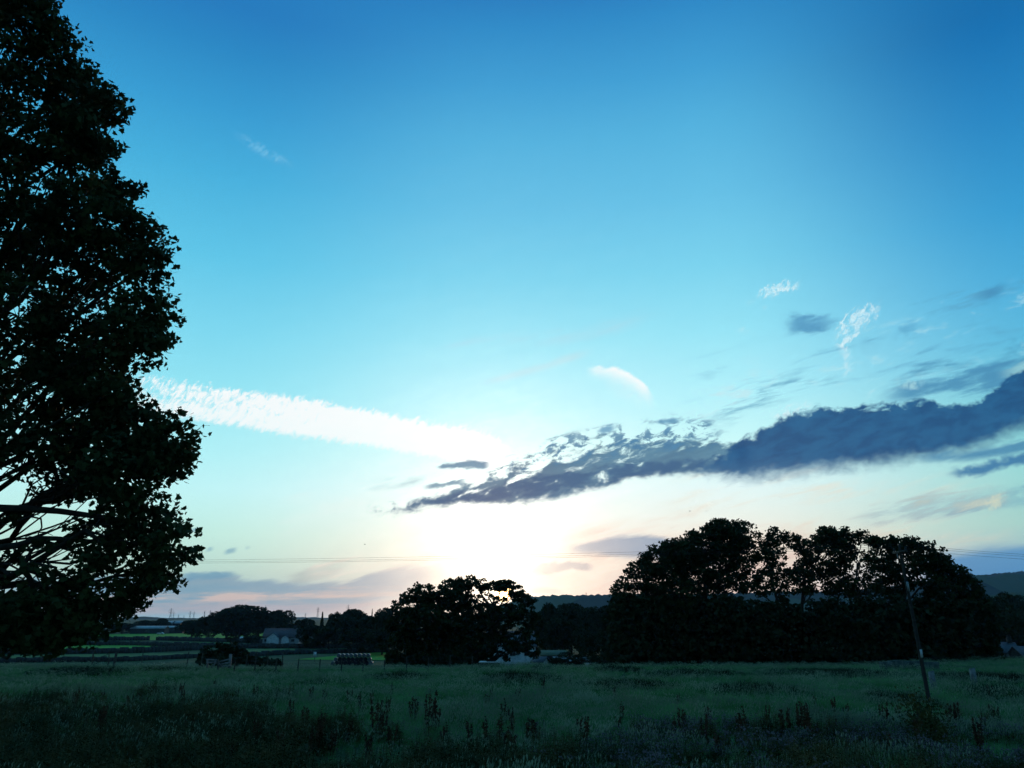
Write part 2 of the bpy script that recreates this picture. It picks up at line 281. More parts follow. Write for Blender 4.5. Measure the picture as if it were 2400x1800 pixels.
m_leaf2 = mat('tree_foliage', (.024, .036, .015), .9, (.04, .05, .018), .4, .08, .1)
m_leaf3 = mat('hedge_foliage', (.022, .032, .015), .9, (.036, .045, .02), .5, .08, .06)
m_bark = mat('bark', (.06, .05, .04), .95, (.035, .03, .026), 6, .1, bump=.4)
m_stone = mat('dry_stone', (.07, .065, .06), .95, (.035, .035, .035), 3, .1, bump=.5)
m_wood = mat('weathered_wood', (.24, .22, .22), .9, (.15, .14, .135), 8, .2)
m_post = mat('post_wood', (.10, .085, .07), .95, (.05, .045, .04), 8, .1)
m_pale = mat('whitewash', (.7, .71, .72), .8, (.5, .51, .52), 2, .3)
m_roof = mat('slate_roof', (.11, .10, .11), .8, (.075, .07, .08), 2.5, .3)
m_sheet = mat('sheet_roof', (.30, .32, .33), .6, (.22, .24, .25), .6, .4)
m_glass = mat('window_glass', (.02, .025, .03), .08, spec=.6)
m_dark = mat('dark_paint', (.03, .03, .032), .6)
m_pole = mat('tarred_pole', (.045, .04, .036), .9, (.03, .027, .025), 5, .15)
m_steel = mat('galvanised_steel', (.22, .23, .24), .6, metallic=.5)
m_wrap = mat('black_wrap', (.006, .006, .010), .7, (.016, .012, .02), 1.2, .12)
m_wrap2 = mat('painted_glint_wrap', (.09, .11, .125), .4, (.05, .055, .07), 1.2, .5)  # same dark wrap, with the sky glint put into a paler base colour
m_wrapw = mat('white_wrap', (.75, .76, .76), .45, (.6, .62, .63), 1.5, .5)
m_wire = mat('wire_metal', (.03, .03, .03), .6)
m_pylon = mat('pylon_steel', (.10, .11, .12), .7)

# ------------------------------------------------------------------ mesh helpers
def mesh_np(name, V_, Fs, smooth=False):     # Fs: list of (n,k) index arrays
    me = bpy.data.meshes.new(name)
    V_ = np.ascontiguousarray(V_, dtype=np.float32)
    me.vertices.add(len(V_)); me.vertices.foreach_set('co', V_.ravel())
    Fs = [np.asarray(f, dtype=np.int32) for f in Fs if len(f)]
    loops = np.concatenate([f.ravel() for f in Fs]); me.loops.add(len(loops)); me.loops.foreach_set('vertex_index', loops)
    tot = np.concatenate([np.full(len(f), f.shape[1], dtype=np.int32) for f in Fs])
    st_ = np.concatenate([[0], np.cumsum(tot)[:-1]]).astype(np.int32)
    me.polygons.add(len(tot)); me.polygons.foreach_set('loop_start', st_)
    try: me.polygons.foreach_set('loop_total', tot)
    except Exception: pass
    if smooth: me.polygons.foreach_set('use_smooth', np.ones(len(tot), dtype=bool))
    me.update(calc_edges=True); me.validate()
    return me
class MB:
    def __init__(s): s.v = []; s.f = {}; s.n = 0
    def add(s, v, f):
        f = np.asarray(f); s.v.append(np.asarray(v, dtype=float)); s.f.setdefault(f.shape[1], []).append(f + s.n); s.n += len(v)
    def box(s, c, d, rz=0, M4=None):
        x, y, z = [k / 2 for k in d]
        v = np.array([[a * x, b * y, e * z] for e in (-1, 1) for a, b in ((-1, -1), (1, -1), (1, 1), (-1, 1))])
        if M4 is not None: v = v @ np.array(M4.to_3x3()).T
        elif rz: v = v @ np.array(Matrix.Rotation(rz, 3, 'Z')).T
        s.add(v + np.array(c), [[3, 2, 1, 0], [4, 5, 6, 7], [0, 1, 5, 4], [1, 2, 6, 5], [2, 3, 7, 6], [3, 0, 4, 7]])
    def bar(s, a, b, w, h=None):
        a = Vector(a); b = Vector(b); d = b - a; h = h or w
        q = d.to_track_quat('Z', 'Y').to_matrix().to_4x4()
        s.box((a + b) / 2, (w, h, d.length), M4=q)
    def tube(s, pts, rad, k=6, cap=True):
        pts = [Vector(p) for p in pts]; n = len(pts); vs = []
        ref = Vector((0, 0, 1)) if abs((pts[-1] - pts[0]).normalized().z) < .9 else Vector((1, 0, 0))
        for i, p in enumerate(pts):
            t = (pts[min(i + 1, n - 1)] - pts[max(i - 1, 0)]).normalized()
            a = t.cross(ref).normalized(); b = t.cross(a)
            for j in range(k):
                w = 2 * math.pi * j / k; vs.append(p + (a * math.cos(w) + b * math.sin(w)) * rad[i])
        fs = [[i * k + j, i * k + (j + 1) % k, (i + 1) * k + (j + 1) % k, (i + 1) * k + j] for i in range(n - 1) for j in range(k)]
        s.add(vs, fs)
        if cap and k >= 3:
            s.add([vs[j] for j in range(k)], [list(range(k - 1, -1, -1))]); s.add([vs[(n - 1) * k + j] for j in range(k)], [list(range(k))])
    def mesh(s, name, smooth=False):
        return mesh_np(name, np.concatenate(s.v), [np.concatenate(f) for f in s.f.values()], smooth)
    def build(s, name, m, parent=None, smooth=False, label=None):
        return obj(name, s.mesh(name, smooth), m, parent, label)
def obj(name, me, m, parent=None, label=None):
    o = bpy.data.objects.new(name, me)
    if m is not None and not me.materials: me.materials.append(m)
    COL.objects.link(o)
    if parent is not None: o.parent = parent
    if label: o['label'] = label
    return o
def thing(name, label, cat, loc=(0, 0, 0), rz=0, group=None):
    o = bpy.data.objects.new(name, None); COL.objects.link(o); o.empty_display_size = .3
    o.location = loc; o.rotation_euler = (0, 0, rz); return tag(o, label, cat, group)
def tag(o, label, cat, group=None):
    o['label'] = label; o['category'] = cat
    if group: o['group'] = group
    return o
def kind(o, k): o['kind'] = k; return o
def dup(root, loc, rz=0, scale=None, label=None, group=None):
    r = root.copy(); COL.objects.link(r); r.location = loc; r.rotation_euler = (0, 0, rz)
    if scale: r.scale = scale
    if label: r['label'] = label
    if group: r['group'] = group
    for ch in list(root.children):
        c = ch.copy(); COL.objects.link(c); c.parent = r
        for g in list(ch.children):
            d = g.copy(); COL.objects.link(d); d.parent = c
    return r

# ------------------------------------------------------------------ terrain
def sstep(a, b, x):
    t = np.clip((x - a) / (b - a), 0, 1); return t * t * (3 - 2 * t)
def vnoise(x, y, s, seed=0):     # cheap smooth noise from sines
    x = np.asarray(x) / s + seed * 13.1; y = np.asarray(y) / s + seed * 7.7
    return (np.sin(x * 1.7 + 1.3 * np.sin(y * 1.1 + seed)) + np.sin(y * 2.1 + 1.7 * np.sin(x * .9 + 2 + seed)) + np.sin((x + y) * 1.3 + 1.1 * np.sin((x - y) * 1.7))) / 3
def ground_z(x, y):
    x = np.asarray(x, dtype=float); y = np.asarray(y, dtype=float)
    z = vnoise(x, y, 9, 1) * .16 + vnoise(x, y, 23, 2) * .22
    rightside = sstep(15, 70, x) * (1 - sstep(104, 160, y))
    drop = sstep(68, 150, y + 0 * x)
    z = z * (1 - sstep(70, 120, y) * .8) - 6.5 * drop * (1 - .8 * rightside)
    z = z + vnoise(x, y, 160, 3) * .5 * sstep(200, 500, y)
    z = z - 0.0 * y
    return z
gy = np.concatenate([np.linspace(-60, 12, 13), np.linspace(16, 130, 150), 130 * (4900 / 130) ** np.linspace(.012, 1, 110)])
tx = np.linspace(-1, 1, 181)
GX = tx[None, :] * (np.maximum(np.abs(gy), 20)[:, None] * 1.25 + 60); GY = np.repeat(gy[:, None], 181, 1)
GZ = ground_z(GX, GY)
gv = np.stack([GX, GY, GZ], -1).reshape(-1, 3)
ii = np.arange(len(gy) - 1)[:, None] * 181 + np.arange(180)[None, :]
gf = np.stack([ii, ii + 1, ii + 182, ii + 181], -1).reshape(-1, 4)
m_ground = mat('ground_turf', (.04, .075, .03), .95, (.05, .085, .035), .25, .1, detail=6, bump=.3)
kind(obj('ground', mesh_np('ground', gv, [gf], True), m_ground), 'structure')

def gz(x, y): return float(ground_z(x, y))
def on_ground(px, D, dz=0):      # photo column + distance -> point on the ground
    u = (px - 1200) / F
    # column to x: iterate since u depends on the row
    z = gz(u * D / cs, D)
    v = (z - CAMZ) / D; b = (v * cs - sn) / (cs + v * sn); k = cs - b * sn
    x = (px - 1200) / F / k * D
    return Vector((x, D, gz(x, D) + dz))
def drop_px(px, py):             # photo pixel -> point where that ray meets the ground
    u, v = uv(px, py); D = 15.0
    while D < 6000:
        if CAMZ + v * D <= gz(u * D, D): break
        D *= 1.004
    return Vector((u * D, D, gz(u * D, D)))

# distant ridges
def ridge(D, pts, depth, seed, treebump, name, m):
    n = 900; xs = np.linspace(pts[0][0], pts[-1][0], n); ys = np.interp(xs, [p[0] for p in pts], [p[1] for p in pts])
    top = np.array([P(a, b, D) for a, b in zip(xs, ys)])
    rr = np.random.default_rng(seed)
    bump = np.convolve(rr.random(n), np.array([.2, .3, .3, .2]), 'same') * treebump * D / F
    prof = [(-1, 0), (-.8, .1), (-.55, .35), (-.3, .68), (-.12, .9), (-.03, .97), (0, 1), (.1, .97), (.4, .6), (1, 0)]
    rows = []
    for t, h in prof:
        r = top.copy(); r[:, 1] += t * depth; r[:, 0] *= (1 + t * depth / D * .6)
        base = -14; r[:, 2] = base + (top[:, 2] - base + (bump if t in (0, -.03) else 0)) * h + vnoise(r[:, 0], r[:, 1], D * .04, seed) * D * .0015 * (0 < h < 1)
        rows.append(r)
    v = np.concatenate(rows); k = len(prof)
    i = np.arange(k - 1)[:, None] * n + np.arange(n - 1)[None, :]
    f = np.stack([i, i + 1, i + n + 1, i + n], -1).reshape(-1, 4)
    return kind(obj(name, mesh_np(name, v, [f], True), m), 'structure')
def field_mat(name, scale):
    m = bpy.data.materials.new(name); m.use_nodes = True; n = m.node_tree.nodes; l = m.node_tree.links; b = n['Principled BSDF']
    g = n.new('ShaderNodeNewGeometry'); vo = n.new('ShaderNodeTexVoronoi'); vo.inputs['Scale'].default_value = scale
    mp = n.new('ShaderNodeMapping'); mp.inputs['Scale'].default_value = (1, .45, 2); l.new(g.outputs['Position'], mp.inputs[0]); l.new(mp.outputs[0], vo.inputs['Vector'])
    r = n.new('ShaderNodeValToRGB'); r.color_ramp.interpolation = 'CONSTANT'
    for _ in range(4): r.color_ramp.elements.new(.5)
    for e, (p, c) in zip(r.color_ramp.elements, ((0, (.03, .034, .026)), (.3, (.05, .07, .035)), (.5, (.018, .022, .018)), (.62, (.06, .075, .04)), (.8, (.026, .032, .024)), (.9, (.075, .075, .055)))):
        e.position = p; e.color = c + (1,)
    sp = n.new('ShaderNodeSeparateColor'); l.new(vo.outputs['Color'], sp.inputs[0]); l.new(sp.outputs[0], r.inputs[0]); l.new(r.outputs[0], b.inputs['Base Color'])
    b.inputs['Roughness'].default_value = .95; b.inputs['Specular IOR Level'].default_value = .1
    return m
m_hill = field_mat('hill_fields', .006); m_hill2 = field_mat('hill_fields_far', .003)
ridge(3900, [(-900, 1449), (270, 1450), (330, 1446), (380, 1449), (560, 1450), (700, 1447), (860, 1452), (920, 1446), (1000, 1440), (1080, 1444), (1200, 1446), (1500, 1448)], 900, 1, 2, 'hills', m_hill2)
ridge(2300, [(1060, 1452), (1120, 1444), (1180, 1420), (1240, 1401), (1300, 1399), (1440, 1398), (1600, 1396), (1800, 1392), (1900, 1390), (2050, 1384), (2200, 1362), (2280, 1350), (2330, 1357), (2360, 1348), (2420, 1352), (2900, 1340)], 700, 2, 7, 'hills', m_hill)
ridge(3500, [(1900, 1400), (2200, 1362), (2290, 1352), (2340, 1346), (2400, 1341), (2900, 1330)], 900, 3, 5, 'hills', m_hill2)
ridge(1300, [(1900, 1470), (2200, 1420), (2300, 1400), (2400, 1392), (2900, 1380)], 420, 4, 8, 'hills', m_hill)

# bright pasture beyond the stone walls, each its own sheet following the ground
m_field = mat('pasture_grass', (.11, .34, .04), .95, (.08, .25, .03), .05, .1, detail=5)
m_field2 = mat('pasture_grass_dull', (.08, .18, .05), .95, (.06, .13, .045), .05, .1, detail=5)
def field(px, name='field', m=m_field, lift=.12):
    pts = [drop_px(*p) for p in px]          # four corners: near-left, near-right, far-right, far-left
    a, b, c, d = pts; n = 26; vs = []
    for i in range(n):
        for j in range(n):
            s, t = j / (n - 1), i / (n - 1); p = (a * (1 - s) + b * s) * (1 - t) + (d * (1 - s) + c * s) * t
            vs.append((p.x, p.y, gz(p.x, p.y) + lift))
    i = np.arange(n - 1)[:, None] * n + np.arange(n - 1)[None, :]
    f = np.stack([i, i + 1, i + n + 1, i + n], -1).reshape(-1, 4)
    return kind(obj(name, mesh_np(name, vs, [f], True), m), 'structure')
field([(-150, 1552), (466, 1541), (462, 1531), (-150, 1540)], m=m_field2)
field([(-200, 1532), (500, 1521), (300, 1512), (-200, 1511)])
field([(-100, 1497), (560, 1503), (550, 1484), (-100, 1492)])
field([(560, 1502), (632, 1504), (620, 1482), (552, 1484)])
field([(570, 1534), (700, 1527), (690, 1521), (575, 1522)], m=m_field2)
field([(690, 1547), (910, 1549), (910, 1528), (860, 1532)])
field([(-100, 1509), (540, 1510), (540, 1506), (-100, 1505)], m=m_field2)
# narrow farm lane
m_lane = mat('lane_tarmac', (.09, .09, .095), .9, (.07, .07, .075), .3, .2)

# ------------------------------------------------------------------ foliage builders
def rand_rot(n, g, up=.6):
    nrm = g.normal(size=(n, 3)); nrm[:, 2] += up * np.sign(g.random(n) - .1) * 1.2
    nrm /= np.linalg.norm(nrm, axis=1)[:, None]
    t = g.normal(size=(n, 3)); a = np.cross(nrm, t); a /= np.linalg.norm(a, axis=1)[:, None] + 1e-9
    return nrm, a, np.cross(nrm, a)
SHAPES = {
    'maple': np.array([(0, 0), (.22, -.04), (.52, -.10), (.40, .16), (.62, .42), (.34, .46), (.30, .62), (0, 1.0), (-.30, .62), (-.34, .46), (-.62, .42), (-.40, .16), (-.52, -.10), (-.22, -.04)]),
    'clump': np.array([(0, -.55), (.36, -.2), (.5, .22), (.1, .55), (-.42, .3), (-.38, -.18)]),
    'quad': np.array([(0, -.6), (.42, 0), (.05, .6), (-.4, .1)]),
}
def leaves(centers, size, g, shape='clump', up=.6, fold=.25, jit=.35):
    sh = SHAPES[shape]; n = len(centers); k = len(sh)
    nrm, a, b = rand_rot(n, g, up); s = size * (1 + jit * (g.random(n) * 2 - 1)); s = s[:, None, None]
    v = centers[:, None, :] + (sh[None, :, 0, None] * a[:, None, :] + sh[None, :, 1, None] * b[:, None, :] + (fold * np.abs(sh[:, 0]) ** 1.0)[None, :, None] * nrm[:, None, :]) * s
    return v.reshape(-1, 3), np.arange(n * k).reshape(n, k)
def lobe_clusters(lobes, D, per, g):
    """lobes: (x_px, y_px, rx_px, ry_px, density, depth offset m) -> cluster centres, list of lobe centres"""
    cl = []; lc = []
    for L in lobes:
        x, y, rx, ry = L[:4]; den = L[4] if len(L) > 4 else 1; off = L[5] if len(L) > 5 else g.uniform(-.5, .5) * rx * D / F
        c = np.array(P(x, y, D + off)); Rx = rx * D / F; Rz = ry * D / F; Ry = Rx * .9
        n = max(3, int(per * den * (Rx * Rz + Rx * Ry)))
        d = g.normal(size=(n, 3)); d /= np.linalg.norm(d, axis=1)[:, None]
        r = (.3 + .7 * g.random(n) ** .55)[:, None]
        cl.append(c + d * r * np.array([Rx, Ry, Rz])); lc.append((c, cl[-1]))
    return np.concatenate(cl), lc
def wobble(a, b, g, n=5, amt=.06):
    a = np.array(a, float); b = np.array(b, float); L = np.linalg.norm(b - a); out = []
    w = g.normal(size=(n + 1, 3)) * amt * L; w[0] = 0; w[-1] = 0
    for i in range(n + 1):
        t = i / n; p = a * (1 - t) + b * t; p = p + w[i] * .6; p[2] += math.sin(t * math.pi) * L * .06; out.append(p)
    return out
def px_tree(name, label, cat, D, trunk_px, lobes, leaf=.27, per=5.0, n_leaf=26, crad=.7, trunk_r=.35, seed=0, shape='clump', group=None, material=None, split=None, limbs=True, twigs=.5):
    g = np.random.default_rng(seed); base = on_ground(trunk_px, D)
    t = thing(name, label, cat, base, 0, group); o = np.array(base)
    cl, lc = lobe_clusters(lobes, D, per, g)
    cs_ = np.repeat(cl, n_leaf, 0); d = g.normal(size=cs_.shape); d /= np.linalg.norm(d, axis=1)[:, None]
    cs_ = cs_ + d * (g.random(len(cs_)) ** .5)[:, None] * crad * np.array([1, 1, .6])
    cs_[:, 2] = np.maximum(cs_[:, 2], o[2] + .15)
    v, f = leaves(cs_ - o, leaf, g, shape)
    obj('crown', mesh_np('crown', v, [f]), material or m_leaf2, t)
    b = MB(); zt = min(np.percentile(cl[:, 2], 35), cl[:, 2].mean()) - o[2]
    if split is None: split = zt * .45
    b.tube(wobble((0, 0, -.3), (0, 0, split), g, 3, .02), [trunk_r * 1.25, trunk_r, trunk_r * .92, trunk_r * .9], 8)
    if limbs:
        hi = max(c[2] for c, _ in lc) - o[2]; mx = np.mean([c for c, _ in lc], 0) - o; z1 = max(split + 1, hi * .85)
        b.tube(wobble((0, 0, split - .3), (mx[0] * .5, mx[1] * .5, z1), g, 6, .03), list(np.linspace(trunk_r * .85, trunk_r * .18, 7)), 7)
        for c, cc in lc:
            c = c - o; k_ = np.clip((c[2] - 1.2 - .45 * math.hypot(c[0], c[1]) - split) / (z1 - split), 0, .8); s0 = np.array([mx[0] * .5 * k_, mx[1] * .5 * k_, split + (z1 - split) * k_])
            L = np.linalg.norm(c - s0); r0 = min(trunk_r * .42, .05 + .03 * L)
            pts = wobble(s0, c, g, 5, .08); b.tube(pts, list(np.linspace(r0, r0 * .28, 6)), 6)
            k = max(2, int(len(cc) * twigs))
            for q in cc[g.permutation(len(cc))[:k]]:
                st_ = pts[g.integers(3, 6)]; b.tube(wobble(st_, q - o, g, 3, .1), [r0 * .22, r0 * .16, r0 * .1, r0 * .05], 4, cap=False)
    b.build('trunk', m_bark, t)
    return t

# ------------------------------------------------------------------ the big sycamore on the left
def sycamore():
    g = np.random.default_rng(11); D0 = 15.5
    L = [ # x, y, rx, ry, density, depth
        (60, 40, 110, 110, 1.1), (120, 150, 105, 110, 1.1), (190, 230, 95, 95, 1.0), (235, 245, 72, 60, .8), (150, 330, 120, 90, 1.0), (215, 345, 70, 60, 1), (10, 200, 120, 140, .8), (0, 380, 120, 130, .8),
        (260, 455, 95, 70, 1), (320, 560, 90, 95, 1), (330, 640, 80, 85, .8), (340, 750, 80, 85, 1), (380, 770, 52, 45, .6), (290, 800, 90, 80, 1.0), (180, 500, 120, 100, 1), (170, 650, 130, 100, .85), (50, 560, 120, 120, 1),
        (40, 740, 130, 110, .8), (180, 800, 130, 100, .75), (200, 890, 90, 70, 1), (270, 880, 50, 40, .9), (250, 930, 60, 50, 1), (60, 900, 130, 110, .6), (290, 990, 100, 75, 1), (384, 1045, 82, 82, 1.05), (396, 1085, 70, 58, 1), (300, 1110, 110, 100, 1.2), (190, 1000, 110, 100, 1), (170, 1120, 90, 70, .8),
        (40, 1050, 90, 70, .7), (330, 1230, 90, 80, .8), (398, 1278, 55, 50, .75), (440, 1296, 20, 12, .8), (374, 1335, 58, 62, .85), (320, 1370, 70, 60, 1), (230, 1350, 80, 80, .55), (210, 1250, 80, 70, .5), (130, 1330, 80, 70, .4), (250, 1430, 70, 40, .75), 
        (90, 1440, 120, 60, 1.1), (190, 1450, 70, 40, 1), (150, 1490, 90, 32, .8), (60, 1500, 60, 25, .7), (20, 1420, 80, 50, .9), (60, 1220, 50, 30, .35), (20, 1290, 60, 40, .3),
        # the rest of the crown, out of frame to the left and above
        (-160, 1380, 150, 90, .8), (-330, 1250, 200, 140, .6), (-180, 1080, 170, 130, .6), (-200, 800, 200, 180, .6), (-450, 900, 220, 200, .5), (-200, 500, 200, 200, .6), (-460, 560, 220, 200, .5), (-180, 200, 200, 180, .6),
        (-420, 220, 200, 180, .5), (-80, -60, 180, 120, .6), (-300, -100, 200, 140, .5), (-700, 700, 220, 260, .4), (-680, 1100, 220, 180, .4), (-650, 300, 200, 200, .4)]
    base = on_ground(-420, D0 + 3.5)
    t = thing('sycamore_tree', 'huge near sycamore in black silhouette filling the left edge of the view', 'tree', base); o = np.array(base)
    lobes = []
    for k, q in enumerate(L):
        x = q[0]; off = g.uniform(-1.3, 1.6) if x > -100 else g.uniform(-1, 4.5)
        dn = q[4] * (1.0 if (q[1] > 1000 and q[0] < 260 and q[1] < 1400) else 1)
        lobes.append((q[0], q[1], q[2] * .97, q[3] * .97, dn, max(off, -.6)))
    cl, lc = lobe_clusters(lobes, D0, 34, g)
    n_leaf = 31; c = np.repeat(cl, n_leaf, 0); d = g.normal(size=c.shape); d /= np.linalg.norm(d, axis=1)[:, None]
    c = c + d * (g.random(len(c)) ** .5)[:, None] * np.array([.34, .34, .2])
    # keep a few open windows between the limbs low down
    uu = c[:, 0] / c[:, 1]; vv = (c[:, 2] - CAMZ) / c[:, 1]
    keep = np.ones(len(c), bool)
    for (x, y, rx, ry) in ((72, 1235, 40, 24), (120, 1245, 26, 16), (60, 1190, 16, 12), (28, 1335, 26, 16), (70, 1300, 20, 14), (150, 1290, 14, 10), (80, 1360, 16, 18), (20, 1380, 24, 12), (12, 1105, 20, 10)):
        a, b = uv(x, y); keep &= ((uu - a) / (rx / F)) ** 2 + ((vv - b) / (ry / F)) ** 2 > g.uniform(.6, 1.5, len(c))
    c = c[keep]
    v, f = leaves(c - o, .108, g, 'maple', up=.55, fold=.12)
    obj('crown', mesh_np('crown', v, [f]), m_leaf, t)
    b = MB()
    tr = wobble((0, 0, -.4), (.8, -1, 15), g, 9, .012); rad = list(np.linspace(.62, .2, 10)); rad[0] = .8
    b.tube(tr, rad, 12)
    for (cc, mem) in lc:
        cc = cc - o; zt = np.clip(cc[2] * .62, 2.2, 13.5); k = zt / 15; st_ = np.array([.8 * k, -1 * k, zt])
        L_ = np.linalg.norm(cc - st_); r0 = .022 + .010 * L_
        pts = wobble(st_, cc, g, 8, .035); b.tube(pts, list(np.linspace(r0, r0 * .25, 9)), 6)
        for q in mem[g.permutation(len(mem))[:int(len(mem) * .3)]]:
            s_ = pts[g.integers(4, 9)]; b.tube(wobble(s_, q - o, g, 4, .09), [r0 * .24, r0 * .2, r0 * .15, r0 * .1, .004], 4, cap=False)
    # bare crooked limbs seen low on the left
    def limb(px, r, D=15.3):
        pts = [np.array(P(x, y, D + k * .15)) - o for k, (x, y) in enumerate(px)]; b.tube(pts, list(np.linspace(r, r * .4, len(pts))), 7)
    limb([(-300, 1170), (-60, 1190), (60, 1192), (140, 1198), (260, 1215), (330, 1228)], .10)
    limb([(-250, 1310), (-40, 1288), (40, 1278), (90, 1262), (130, 1262), (230, 1270), (310, 1285)], .085)
    limb([(-200, 1330), (-20, 1352), (24, 1350), (52, 1332), (74, 1290), (110, 1262)], .07)
    limb([(24, 1350), (10, 1338), (-30, 1322), (-120, 1330)], .05)
    limb([(52, 1332), (68, 1352), (84, 1390), (120, 1420), (170, 1450)], .06)
    limb([(-120, 1338), (-10, 1322), (20, 1322), (46, 1336)], .04)
    limb([(52, 1330), (90, 1345), (150, 1375), (220, 1400)], .05)
    limb([(40, 1222), (70, 1210), (96, 1216), (98, 1236), (90, 1250), (88, 1262)], .025)
    limb([(90, 1248), (110, 1247), (122, 1240), (132, 1234)], .014); limb([(92, 1247), (112, 1250), (124, 1255)], .012)
    limb([(60, 1258), (76, 1252), (92, 1248)], .014)
    limb([(-60, 1500), (0, 1505), (40, 1528), (90, 1532)], .03)
    b.build('trunk', m_bark, t)
sycamore()

# ------------------------------------------------------------------ right-hand row of trees
RG = 'tall trees in the row at the right edge of the field'
px_tree('sycamore_tree', 'low outer tree at the left end of the right-hand row', 'tree', 99, 1525,
        [(1540, 1318, 44, 40, 1.2), (1505, 1350, 42, 38, 1.1), (1575, 1300, 40, 34, 1.2), (1465, 1390, 32, 32), (1462, 1425, 34, 36), (1480, 1465, 44, 50), (1540, 1420, 60, 50, 1.2), (1590, 1400, 50, 50, 1.1), (1450, 1388, 16, 14, .9)], seed=21, group=RG, per=6.5)
px_tree('sycamore_tree', 'tallest broad domed tree in the right-hand row', 'tree', 103, 1655,
        [(1705, 1262, 58, 44, 1.1), (1738, 1256, 38, 36, 1), (1650, 1280, 54, 44, 1.1), (1605, 1305, 50, 46, 1.1), (1680, 1240, 36, 24, 1), (1740, 1310, 40, 50, 1.1), (1690, 1330, 60, 50, 1), (1640, 1365, 60, 40, .75), (1720, 1375, 50, 30, .5), (1570, 1345, 40, 40, 1)], seed=22, group=RG, trunk_r=.5, per=6.5)
px_tree('sycamore_tree', 'slender open tree with narrow top right of the tallest domed tree', 'tree', 101, 1832,
        [(1795, 1275, 26, 26, .9), (1822, 1258, 28, 22, 1), (1812, 1290, 34, 26, .8), (1838, 1270, 16, 20, .7), (1790, 1320, 30, 25, .7), (1822, 1330, 30, 20, .7), (1800, 1360, 40, 25, .75), (1770, 1380, 34, 20, .8), (1850, 1356, 30, 20, .8), (1830, 1385, 36, 16, .5)], seed=23, leaf=.27, group=RG, trunk_r=.28, split=4.5)
px_tree('sycamore_tree', 'forked tree with flat dark top left of the gap in the right-hand row', 'tree', 102, 1890,
        [(1872, 1272, 20, 20, .9), (1900, 1290, 34, 26, 1), (1945, 1258, 40, 24, 1.2), (1972, 1262, 28, 26, 1.1), (1960, 1300, 44, 34, 1), (1905, 1330, 45, 22, .8), (1880, 1352, 38, 20, .75), (1950, 1350, 42, 26, .8), (1985, 1310, 20, 40, .8), (1895, 1382, 36, 14, .5), (1970, 1385, 40, 20, .8)], seed=24, leaf=.28, group=RG, trunk_r=.32, split=6, per=6.0)
px_tree('sycamore_tree', 'thin see-through tree with open branches in the right-hand row', 'tree', 100, 2028,
        [(2020, 1260, 28, 14, 1), (2000, 1280, 18, 20, .7), (2052, 1268, 22, 18, .9), (2025, 1295, 26, 20, .45), (2040, 1318, 22, 20, .6), (2010, 1340, 24, 20, .6), (2045, 1355, 26, 20, .7), (1995, 1372, 28, 16, .7), (2035, 1385, 36, 18, .8)], seed=25, leaf=.27, group=RG, trunk_r=.22, split=5)
px_tree('sycamore_tree', 'rounded tree behind the leaning utility pole', 'tree', 101, 2135,
        [(2075, 1282, 32, 26, 1), (2110, 1276, 34, 22, 1.1), (2155, 1288, 40, 26, 1), (2195, 1312, 36, 28, 1), (2075, 1325, 34, 34, 1.1), (2120, 1330, 44, 34, .8), (2180, 1322, 40, 30, .8), (2100, 1370, 50, 26, .9), (2210, 1340, 34, 30, .9)], seed=26, leaf=.28, group=RG, trunk_r=.4, per=6.0)
px_tree('sycamore_tree', 'sloping shoulder tree at the right end of the right-hand row', 'tree', 99, 2235,
        [(2230, 1345, 36, 28, 1.1), (2262, 1378, 38, 32, 1.1), (2278, 1425, 42, 42, 1.2), (2278, 1475, 42, 46, 1.2), (2210, 1400, 50, 44, 1), (2180, 1370, 34, 26, .7)], seed=27, group=RG, per=6.5)
hx = [1492, 1552, 1625, 1700, 1768, 1860, 1960, 2050, 2130, 2200, 2268]
hl = ['leftmost dark hawthorn under the low outer tree', 'dark hawthorn left of the tallest domed trunk', 'dark hawthorn under the tallest domed tree', 'dark hawthorn right of the tallest domed trunk',
      'low dark hawthorn below the slender open tree', 'low dark hawthorn at the foot of the forked tree', 'dark hawthorn between forked tree and see-through tree', 'dark hawthorn below the see-through tree',
      'dark hawthorn directly behind the leaning pole', 'dark hawthorn under the sloping shoulder tree', 'rightmost dark hawthorn at the end of the row']
for i, (x, lb) in enumerate(zip(hx, hl)):
    hi = 0 if i not in (4, 5) else 6
    px_tree('hawthorn_bush', lb, 'bush', 97 + (i % 3), x, [(x - 22, 1450 + hi, 52, 50 - hi * .5, 1.5), (x + 26, 1455 + hi, 52, 52 - hi * .5, 1.5), (x, 1505, 60, 46, 1.6), (x - 30, 1535, 44, 30, 1.4), (x + 30, 1538, 44, 28, 1.4)],
            seed=40 + i, leaf=.42, per=3.0, n_leaf=20, crad=.8, trunk_r=.16, group='hawthorns filling the space under the right-hand row', material=m_leaf3, twigs=.1)

